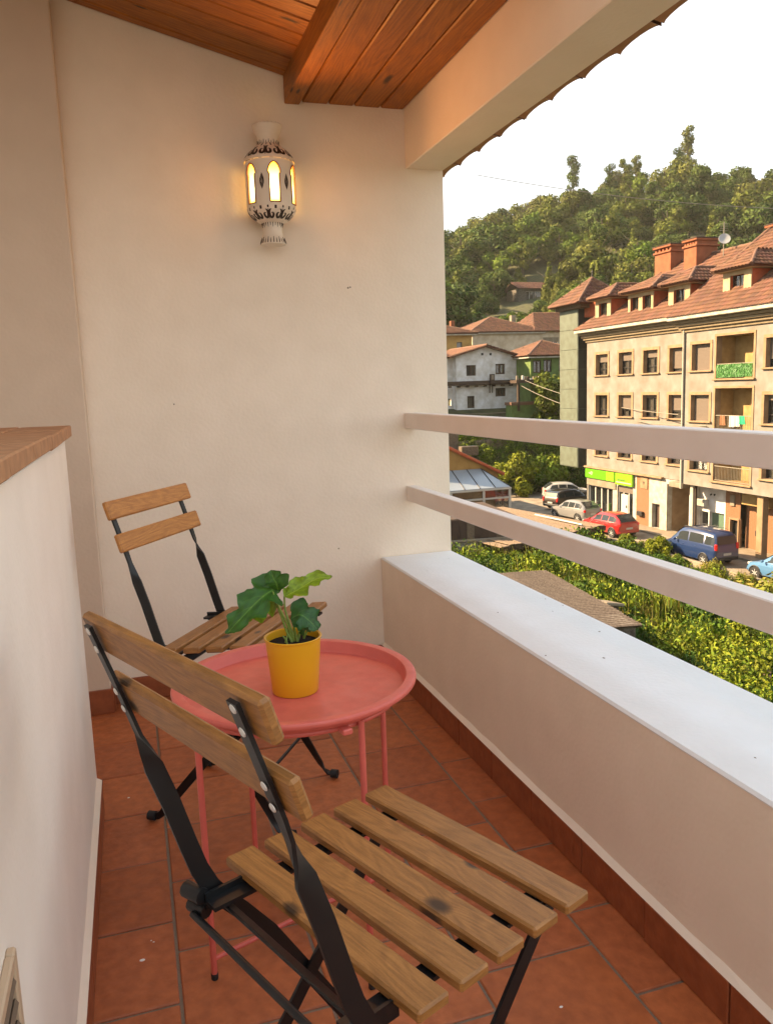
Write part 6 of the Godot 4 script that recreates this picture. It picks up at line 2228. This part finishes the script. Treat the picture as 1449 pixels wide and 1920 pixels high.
func garden() -> void:
	rng.seed = 90
	var fresh := [Color(0.082, 0.127, 0.007), Color(0.119, 0.149, 0.009), Color(0.055, 0.100, 0.007)]
	var dry := [Color(0.193, 0.159, 0.032), Color(0.149, 0.134, 0.024), Color(0.127, 0.141, 0.017)]
	var deep := [Color(0.034, 0.070, 0.007), Color(0.045, 0.085, 0.009), Color(0.059, 0.097, 0.009)]
	var sunny := [Color(0.102, 0.135, 0.007), Color(0.083, 0.122, 0.007), Color(0.125, 0.142, 0.009)]
	var straw := [Color(0.218, 0.172, 0.056), Color(0.178, 0.145, 0.046), Color(0.132, 0.119, 0.033)]
	var kinds := [blade_tuft(1, 30, 0.7, 0.009, 0.45, fresh), blade_tuft(2, 26, 0.95, 0.008, 0.45, straw), weed_clump(3, deep, 0.06), weed_clump(4, fresh, 0.05), weed_clump(5, sunny, 0.045), blade_tuft(6, 9, 1.5, 0.011, 0.35, dry), blade_tuft(7, 34, 0.55, 0.010, 0.5, sunny), blade_tuft(8, 7, 1.15, 0.035, 0.5, fresh, true)]
	var lists := [[], [], [], [], [], [], [], []]
	var pn := FastNoiseLite.new()
	pn.seed = 12
	pn.frequency = 0.16
	for i in 34000:
		var x := rng.randf_range(3.0, 28.0)
		var z := rng.randf_range(-43.5, -4.0)
		if in_shed(x, z) or terrace_at(x, z): continue
		if x > 27.4 + (z + 36.0) * -0.02: continue
		var a := pn.get_noise_2d(x, z) + rng.randf_range(-0.12, 0.12)
		var b := pn.get_noise_2d(x * 1.7 + 60.0, z * 1.7) + rng.randf_range(-0.15, 0.15)
		var k := 0
		var s := rng.randf_range(0.55, 1.3)
		if a > 0.28: k = [1, 1, 5, 4][rng.randi() % 4]
		elif a > 0.08: k = [4, 3, 7, 6, 5][rng.randi() % 5]
		elif a > -0.12: k = [3, 2, 0, 7][rng.randi() % 4]
		elif a > -0.3: k = [2, 2, 3, 0][rng.randi() % 4]
		else: k = [6, 6, 0, 4][rng.randi() % 4]
		if z > -21.5 and rng.randf() < 0.75: k = [6, 0, 6, 4][rng.randi() % 4]
		if z < -36.0 and x < 18.5 and rng.randf() < 0.7: k = [1, 5][rng.randi() % 2]
		if k in [2, 3, 4]:
			if rng.randf() < 0.66: continue
			s *= 1.0 + 0.9 * clampf(b, -0.5, 0.6)
		if b < -0.34 and rng.randf() < 0.8: continue
		if z < -36.5 and x < 21.5: s *= 0.4
		if x > 24.6: s *= lerpf(1.0, 0.42, clampf((x - 24.6) / 2.2, 0.0, 1.0))
		lists[k].append(Transform3D(Basis(Vector3.UP, rng.randf() * TAU).scaled(Vector3(s, s * rng.randf_range(0.7, 1.5), s)), Vector3(x, ground_y(x, z) - 0.04, z)))
	for k in 8: scatter("undergrowth" if k in [2, 3, 4] else "grass", kinds[k], M.leaf, lists[k], null, ["fresh tall grass filling the garden", "straw-coloured dry grass in the garden", "low dark broad-leaved weeds", "bright leafy weeds between shed and street", "sunny yellow-green weeds", "tall dry stalks standing in the garden", "short bright lawn grass near the parapet", "long broad green blades among the weeds"][k])
	# verge and bank plants far off
	var far := [[], []]
	for i in 3200:
		var x := rng.randf_range(18.0, 46.0)
		var z := rng.randf_range(-94.0, -66.8)
		if z < -71.5 and x > 24 and x < 45 and z > -84 : continue
		var s := rng.randf_range(0.8, 1.8)
		far[0 if rng.randf() < 0.6 else 1].append(Transform3D(Basis(Vector3.UP, rng.randf() * TAU).scaled(Vector3.ONE * s), Vector3(x, ground_y(x, z), z)))
	scatter("undergrowth", kinds[3], M.leaf, far[0], null, "green plants covering the bank below the houses")
	scatter("grass", kinds[1], M.leaf, far[1], null, "dry grass on the bank below the houses")
	# bushes that can be told apart
	var bm := []
	for k in 4:
		var q := RandomNumberGenerator.new()
		q.seed = 60 + k
		var blobs := []
		for i in 16:
			var a := q.randf() * TAU
			var rr := q.randf_range(0.1, 1.0)
			blobs.append([Vector3(cos(a) * rr, q.randf_range(0.2, 1.45) * (1.1 - 0.35 * rr), sin(a) * rr), Vector3(1, 1.1, 1) * q.randf_range(0.22, 0.5)])
		bm.append(crown_mesh(blobs, 4200, 0.085, [fresh, deep, [Color(0.132, 0.149, 0.007), Color(0.102, 0.132, 0.006)], dry][k], 300 + k, 0.3, 0.85))
	var stem := trunk_mesh(0.9, 0.05, 5, 3)
	var list := [
		[32.7, -64.6, 1.75, 2, "bright yellow-green rounded bush above the stone wall, nearer the porch"],
		[35.7, -64.9, 1.7, 0, "second rounded bush above the stone wall, nearer the grey-green tower"],
		[38.6, -65.6, 1.5, 1, "dark low bush at the foot of the grey-green tower"],
		[31.0, -67.5, 1.2, 2, "small lit shrub on the bank behind the porch roof"],
		[28.6, -68.6, 1.4, 0, "leafy shrub on the bank close to the wall edge"],
		[27.2, -39.6, 0.62, 2, "light green shrub in front of the red car"],
		[27.4, -38.2, 0.6, 2, "spreading shrub between the red car and the blue van"],
		[27.6, -37.2, 0.72, 2, "tallest lit shrub beside the nose of the blue van"],
		[27.5, -35.6, 0.42, 0, "low shrub below the side of the blue van"],
		[27.6, -33.2, 0.5, 3, "dry yellow weed by the rear wheel of the blue van"],
		[27.7, -30.8, 0.4, 3, "straggly shrub in front of the light blue car"],
		[24.6, -33.0, 0.8, 1, "dark bramble bush in the middle of the garden"],
		[22.0, -28.0, 0.85, 1, "dense dark bush between the shed and the kerb wall"],
		[20.2, -33.0, 0.8, 0, "bright bush at the far corner of the corrugated shed"],
		[23.0, -36.6, 0.7, 0, "leafy bush under the edge of the flat plank roof"],
		[17.6, -28.0, 0.5, 3, "yellowing bush along the shed roof edge"],
		[17.4, -35.0, 0.7, 0, "tall leafy bush behind the corrugated shed"],
		[20.0, -24.0, 1.0, 1, "dark thicket past the near corner of the shed"],
		[18.2, -20.8, 0.8, 2, "bright shrub near the parapet at the garden's near end"],
		[23.4, -25.0, 1.2, 3, "large dry bramble with bare twigs in the garden"],
	]
	for b in list:
		var t := thing("bush", b[4], "bush", Vector3(b[0], ground_y(b[0], b[1]) + (1.7 if b[1] < -66.3 and b[0] > 30 and b[1] > -66.5 else 0.0) - 0.1, b[1]), rng.randf() * TAU, "bushes in the garden and on the bank")
		if b[1] > -66.0 and b[1] < -64.0 and b[0] > 32.0: t.position.y = -8.6
		t.scale = Vector3.ONE * b[2] * 1.15
		put("stem", stem, M.bark, t)
		put("foliage", bm[b[3]], M.leaf, t)
	# hedge draped over the stone wall
	var hb := []
	for i in 26: hb.append([Vector3(rng.randf_range(-2.4, 4.0), rng.randf_range(0.2, 1.5), rng.randf_range(-0.5, 0.5)), Vector3(1, 0.8, 0.7) * rng.randf_range(0.45, 0.8)])
	var h := thing("hedge", "dark green hedge hanging over the stone wall behind the parked cars", "hedge", Vector3(37.0, -8.7, -65.4))
	put("foliage", crown_mesh(hb, 4200, 0.17, deep, 401, 0.3, 0.6), M.leaf, h)
	# lit tree in front of the green house
	var tb := []
	for i in 12: tb.append([Vector3(rng.randf_range(-1.5, 1.5), rng.randf_range(0.6, 5.0), rng.randf_range(-1, 1)), Vector3.ONE * rng.randf_range(0.7, 1.15)])
	var lt := thing("garden_tree", "sunlit yellow-green tree between the green house and the grey-green tower", "tree", Vector3(39.4, -3.4, -69.9))
	put("trunk", trunk_mesh(4.6, 0.16, 4, 8), M.bark, lt)
	put("crown", crown_mesh(tb, 4200, 0.24, [Color(0.084, 0.104, 0.006), Color(0.065, 0.089, 0.006), Color(0.099, 0.116, 0.009)], 402, 0.3, 0.5), M.leaf, lt)
	# bare twigs
	for q in [[21.0, -22.4, 0.0], [22.2, -23.6, 0.9]]:
		var tw := thing("fallen_branch", ["bare pale branch lying across the garden weeds", "second bare branch caught in the dry bramble"][int(q[2] > 0.5)], "branch", Vector3(q[0], ground_y(q[0], q[1]) + 0.75, q[1]), q[2])
		var st := S(true)
		tube(st, [Vector3(-1.4, 0.1, 0), Vector3(-0.5, 0.22, 0.1), Vector3(0.4, 0.12, 0), Vector3(1.5, 0.35, 0.2)], 0.035, 6, 0.012)
		part("limb", st, M.concrete, tw)
		st = S(true)
		tube(st, [Vector3(0.2, 0.15, 0), Vector3(0.8, 0.5, -0.3), Vector3(1.2, 0.7, -0.5)], 0.018, 5, 0.006)
		part("twig", st, M.concrete, tw)
	sheds()

func in_shed(x: float, z: float) -> bool:
	var q := Vector2(x - 10.9, z + 19.8).rotated(-0.117)
	return q.x > -0.6 and q.x < 3.5 and q.y < 0.5 and q.y > -7.6

func terrace_at(x: float, z: float) -> bool:
	if x > 13.6 and x < 20.6 and z < -40.6: return true
	return Geometry2D.is_point_in_polygon(Vector2(x, z), PackedVector2Array([Vector2(24.6, -52), Vector2(26.7, -41.4), Vector2(18.5, -41.4), Vector2(16.5, -49)]))

func corrugated(w: float, l: float, pitch: float, amp: float) -> ArrayMesh: # ridges along x, sheet runs to -z
	var st := S(true)
	var n := int(l / pitch) * 6
	for i in n:
		var z0 := -l * i / n
		var z1 := -l * (i + 1) / n
		var y0 := sin(TAU * z0 / pitch) * amp
		var y1 := sin(TAU * z1 / pitch) * amp
		quad(st, Vector3(0, y1, z1), Vector3(w, y1, z1), Vector3(w, y0, z0), Vector3(0, y0, z0))
		quad(st, Vector3(0, y0 - 0.03, z0), Vector3(w, y0 - 0.03, z0), Vector3(w, y1 - 0.03, z1), Vector3(0, y1 - 0.03, z1))
		st.set_smooth_group(-1)
		quad(st, Vector3(w, y1, z1), Vector3(w, y1 - 0.03, z1), Vector3(w, y0 - 0.03, z0), Vector3(w, y0, z0))
		st.set_smooth_group(0)
	return done(st)

func sheds() -> void:
	var t := thing("garden_shed", "low shed with grey-brown corrugated sheet roof just below the parapet", "shed", Vector3(10.9, -8.4, -19.8), -0.117)
	rng.seed = 55
	for i in 6: # sheets lapped along the ridge direction
		for k in 2:
			var o := put("roof_sheet", corrugated(1.52, 1.26, 0.18, 0.028), M.tin, t)
			o.position = Vector3(-0.1 + k * 1.48, 2.43 - 0.02 * k + rng.randf_range(-0.012, 0.012), -i * 1.22 + 0.12)
			o.rotation = Vector3(rng.randf_range(-0.012, 0.012), rng.randf_range(-0.012, 0.012), -0.02)
	var st := S()
	block(st, Vector3(0.05, -0.4, -7.1), Vector3(2.75, 2.38, -0.05), 0.02)
	part("wall", st, M.concrete_old, t)
	st = S()
	block(st, Vector3(2.72, 2.28, -7.25), Vector3(2.80, 2.36, 0.02), 0.01)
	part("eave_board", st, M.wood_old, t)
	var b := thing("stone_slab", "broken pale slab lying against the shed roof edge", "slab", Vector3(15.3, -6.6, -23.6), 0.4)
	st = S()
	box(st, Vector3(1.1, 0.12, 0.75), at(Vector3.ZERO, Basis(Vector3(0, 0, 1), -0.25)), 0.03)
	part("slab", st, M.concrete, b)
	st = S()
	block(st, Vector3(-0.35, -1.6, -0.3), Vector3(0.3, -0.12, 0.3), 0.04)
	part("pier", st, M.stone, b)
	# shed with a whitewashed wall at the far end of the garden
	t = thing("walled_shed", "brown shed on a stained white concrete wall at the garden's far end", "shed", Vector3(14.0, -8.6, -41.0), -0.1)
	st = S()
	block(st, Vector3(0, -0.6, -6), Vector3(6.45, 1.0, 0), 0.03)
	part("base_wall", st, M.whitewash, t)
	st = S()
	block(st, Vector3(-0.05, 1.001, -6), Vector3(6.5, 1.14, 0.06), 0.03)
	part("coping", st, M.concrete, t)
	for i in 15:
		st = S()
		box(st, Vector3(0.42, 1.1, 0.05), at(Vector3(0.22 + i * 0.43, 1.7, -0.12 + rng.randf_range(-0.012, 0.012)), Basis(Vector3(0, 0, 1), rng.randf_range(-0.008, 0.008))), 0.008)
		part("board", st, M.wood_old if i % 4 else M.stone, t)
	st = S()
	block(st, Vector3(0.05, 1.15, -6), Vector3(6.4, 2.3, -0.2), 0.02)
	part("wall", st, M.wood_old, t)
	# broad plank-covered roof beside the road
	t = thing("plank_roof", "broad low roof of weathered pale boards beside the road", "roof", Vector3(26.7, -7.55, -41.4), 0.203)
	for i in 26:
		st = S()
		var off := 0.02 + i * 0.34
		var near := minf(off * 0.16, 1.4)
		box(st, Vector3(0.325, 0.05, 10.0), at(Vector3(-off - 0.17, rng.randf_range(-0.03, 0.03), -5.0 + near), Basis(Vector3.UP, rng.randf_range(-0.006, 0.006))), 0.012)
		part("plank", st, M.tin_pale, t)
	st = S()
	box(st, Vector3(8.9, 0.28, 0.06), at(Vector3(-4.3, -0.19, 0.62), Basis(Vector3.UP, 0.16)), 0.01)
	part("fascia", st, M.wood_old, t)
	st = S()
	block(st, Vector3(-0.06, -1.3, -9.9), Vector3(-0.02, -0.04, -0.1))
	part("side_wall", st, M.wood_old, t)
	for x in [-0.2, -3.0, -6.0, -8.6]:
		st = S()
		block(st, Vector3(x - 0.08, -1.5, -0.3), Vector3(x + 0.08, -0.04, -0.14))
		part("post", st, M.wood_old, t)
	st = S(true)
	tube(st, [Vector3(-0.9, 0.10, -5.4), Vector3(-1.3, 0.10, -0.6)], 0.06, 6)
	part("pipe", st, M.frame_white, t)
	# kerb wall along the street
	t = thing("kerb_wall", "low pale concrete kerb wall between the garden and the street", "wall")
	var pts := [Vector3(27.6, 0, -44), Vector3(28.0, 0, -40), Vector3(28.15, 0, -36.2), Vector3(28.2, 0, -33), Vector3(28.25, 0, -29.7), Vector3(28.6, 0, -22), Vector3(28.9, 0, -12)]
	for i in pts.size() - 1:
		st = S()
		var a: Vector3 = pts[i]
		var c: Vector3 = pts[i + 1]
		box(st, Vector3(0.24, 0.55, a.distance_to(c) - 0.02), at((a + c) * 0.5 + Vector3(-0.15, -8.86, 0), frame_of((c - a).normalized())), 0.03)
		part("block", st, M.concrete, t)
	st = S()
	rng.seed = 17
	for i in 260:
		var z := rng.randf_range(-42, -20)
		box(st, Vector3(rng.randf_range(0.1, 0.3), rng.randf_range(0.08, 0.2), rng.randf_range(0.1, 0.3)), at(Vector3(27.75 + rng.randf_range(-0.5, 0.1), -8.95 + rng.randf_range(-0.2, 0.06), z), Basis.from_euler(Vector3(rng.randf(), rng.randf(), rng.randf()))), 0.03)
	part("rubble", st, M.concrete, t, "stuff")
	t = thing("garden_wall", "brown rubble wall in the garden's near corner", "wall", Vector3(20.8, -8.4, -23.5), -0.5)
	st = S()
	rng.seed = 18
	for r in 5:
		for i in 12: box(st, Vector3(0.36, 0.26, 0.35), at(Vector3(i * 0.38 + 0.18 * (r % 2), 0.1 + r * 0.27, rng.randf_range(-0.04, 0.04)), Basis.from_euler(Vector3(rng.randf_range(-0.08, 0.08), rng.randf_range(-0.1, 0.1), 0))), 0.06)
	part("stones", st, M.stone, t, "stuff")
	t = thing("tree_stump", "short brown stump in bright grass at the garden's near end", "stump", Vector3(16.9, -8.1, -17.6))
	st = S(true)
	lathe(st, [Vector2(0, 0.75), Vector2(0.28, 0.74), Vector2(0.30, 0.70), Vector2(0.33, 0.0)], 14)
	part("wood", st, M.wood_old, t)

func cables() -> void:
	var a := thing("overhead_cable", "upper pale cable strung past the green house to the apartment front", "cable", Vector3.ZERO, 0, "cables strung over the street")
	cable(a, Vector3(36.4, 1.3, -70.3), Vector3(31.55, -1.15, -41.2), 0.5, 0.024)
	a = thing("overhead_cable", "lower pale cable strung past the green house to the apartment front", "cable", Vector3.ZERO, 0, "cables strung over the street")
	cable(a, Vector3(36.0, 0.8, -70.3), Vector3(31.50, -1.75, -38.6), 0.9, 0.024)
	a = thing("overhead_cable", "thin cable sagging in front of the wooded hill above the roofs", "cable", Vector3.ZERO, 0, "cables strung over the street")
	cable(a, Vector3(28.0, 17.6, -62.0), Vector3(66.0, 14.9, -56.0), 0.9, 0.03)
	# television aerial and dish on the ridge
	var t := thing("satellite_dish", "white satellite dish on a mast on the apartment roof ridge", "satellite dish", Vector3(37.6, 8.9, -44.9))
	var st := S(true)
	tube(st, [Vector3(0, -0.4, 0), Vector3(0, 2.0, 0)], 0.03, 6)
	part("mast", st, M.metal_rail, t)
	st = S(true)
	lathe(st, [Vector2(0, 0.06), Vector2(0.2, 0.075), Vector2(0.36, 0.12), Vector2(0.37, 0.10), Vector2(0.2, 0.05), Vector2(0, 0.03)], 20)
	var d := part("dish", st, M.dish, t)
	d.position = Vector3(-0.06, 0.88, 0.12)
	d.rotation = Vector3(1.2, -0.5, 0)
	st = S(true)
	for k in 4: tube(st, [Vector3(-0.3, 1.45 + k * 0.14, 0), Vector3(0.3, 1.45 + k * 0.14, 0)], 0.012, 4)
	part("aerial", st, M.metal_rail, t)

func cable(t: Node3D, a: Vector3, b: Vector3, sag: float, r: float) -> void:
	var st := S(true)
	var pts := []
	for i in 25:
		var u := i / 24.0
		pts.append(a.lerp(b, u) - Vector3(0, sag * 4.0 * u * (1.0 - u), 0))
	tube(st, pts, r, 5)
	part("wire", st, M.cable, t)

func laundry() -> void:
	var q := [[15.9, 0.55, lin(0.185, 0.086, 0.040), "brown shirt hung to dry on the middle balcony rail"], [16.65, 0.62, lin(0.363, 0.343, 0.343), "grey towel hung to dry on the middle balcony rail"], [17.0, 0.58, lin(0.409, 0.363, 0.330), "pale cloth hung to dry on the middle balcony rail"], [17.42, 0.45, lin(0.013, 0.277, 0.132), "emerald green top hung to dry on the middle balcony rail"]]
	for i in 4:
		var c = q[i]
		# building space to world: x -> z, z -> -x
		var t := thing("laundry", c[3], "laundry", Vector3(32.7 - 1.14, -8.9 + 6.92 + 0.86, -53.3 + c[0]), -PI / 2, "washing on the balcony rail")
		var st := S(true)
		var n := 8
		for k in n:
			var x0 := -0.2 + 0.4 * k / n
			var x1 := -0.2 + 0.4 * (k + 1) / n
			var f := [Vector3(x0, 0, 0.02 * sin(k * 1.7)), Vector3(x1, 0, 0.02 * sin((k + 1) * 1.7)), Vector3(x1 * 1.05, -c[1], 0.05 * sin((k + 1) * 1.4)), Vector3(x0 * 1.05, -c[1], 0.05 * sin(k * 1.4))]
			face(st, f, Vector3(0, 0, 1))
			var bk := []
			for v in f: bk.append(v - Vector3(0, 0, 0.012))
			face(st, bk, Vector3(0, 0, -1))
		part("cloth", st, mat(c[2], 0.95), t)

func town() -> void:
	make_town_materials()
	make_trees()
	terrain()
	apartments()
	houses()
	car("dark brown estate car with tall red tail lamps beside the building corner", Vector3(33.0, -8.9, -56.4), -1.25, lin(0.015, 0.009, 0.008), false, true)
	car("white car parked behind the dark estate car", Vector3(35.2, -8.9, -60.5), -1.9, lin(0.317, 0.304, 0.277))
	car("silver hatchback parked in front of the green shop sign", Vector3(30.5, -8.9, -51.2), 0.12, lin(0.158, 0.155, 0.152))
	car("red hatchback parked between the silver car and the blue van", Vector3(29.45, -8.9, -45.2), 0.08, lin(0.277, 0.011, 0.011))
	car("dark blue tall van-like car parked before the brick pillars", Vector3(29.35, -8.9, -36.35), 0.05, lin(0.011, 0.026, 0.083), true)
	car("light blue car parked next along the kerb wall from the blue van", Vector3(29.7, -8.9, -30.2), 0.05, lin(0.066, 0.158, 0.290))
	cables()
	laundry()
	garden()
	hillside()

func _ready() -> void:
	var cam := Camera3D.new()
	cam.name = "camera"
	cam.fov = 64.98
	cam.near = 0.05
	cam.far = 2000.0
	cam.transform = Transform3D(Basis(Vector3.UP, -0.3039) * Basis(Vector3.RIGHT, -0.1531) * Basis(Vector3(0, 0, 1), -0.0349), Vector3(0, 1.05, 0))
	add_child(cam)
	cam.current = true
	var env := Environment.new()
	env.background_mode = Environment.BG_SKY
	var sky := Sky.new()
	var sm := ProceduralSkyMaterial.new()
	sm.sky_top_color = Color(0.435, 0.475, 0.515)
	sm.sky_horizon_color = Color(0.575, 0.57, 0.555)
	sm.sky_curve = 0.28
	sm.ground_bottom_color = Color(0.35, 0.32, 0.27)
	sm.ground_horizon_color = Color(0.75, 0.74, 0.70)
	sm.sun_angle_max = 70.0
	sm.sun_curve = 0.12
	sky.sky_material = sm
	env.sky = sky
	env.tonemap_mode = Environment.TONE_MAPPER_LINEAR
	env.tonemap_exposure = 6.5
	env.fog_enabled = true
	env.fog_density = 0.00016
	env.fog_light_color = Color(0.95, 0.93, 0.85)
	env.sdfgi_enabled = true
	env.ssao_enabled = true
	env.ssil_enabled = true
	var we := WorldEnvironment.new()
	we.name = "environment"
	we.environment = env
	add_child(we)
	var sun := DirectionalLight3D.new()
	sun.name = "sun"
	sun.light_energy = 1.15
	sun.light_color = Color(1.0, 0.87, 0.69)
	sun.light_angular_distance = 0.5
	sun.shadow_enabled = true
	# towards the sun: low, to the left of the view and a little ahead
	var az := deg_to_rad(-58.0)
	var el := deg_to_rad(33.0)
	var to := Vector3(sin(az) * cos(el), sin(el), -cos(az) * cos(el))
	sun.transform = Transform3D(Basis.looking_at(-to, Vector3.UP), Vector3(0, 20, 0))
	add_child(sun)
	make_materials()
	balcony()
	town()
	chair("wooden slatted chair with black folding frame, nearest, its back towards the viewer", Vector3(0.171, 0, -0.851), -1.1624, 0.44, 0.44, 0.0, [0.1, 0, 1, 0, 2, 1, 0, 1])
	chair("second wooden slatted chair beyond the table, standing against the end wall under the lamp", Vector3(0.177, 0, -2.021), -2.15, 0.465, 0.487, -0.036, [0.6, 1, 2, 0, 1, 2, 2, 0], true)
	tray_table()
	plant()
	lamp()
	vent()
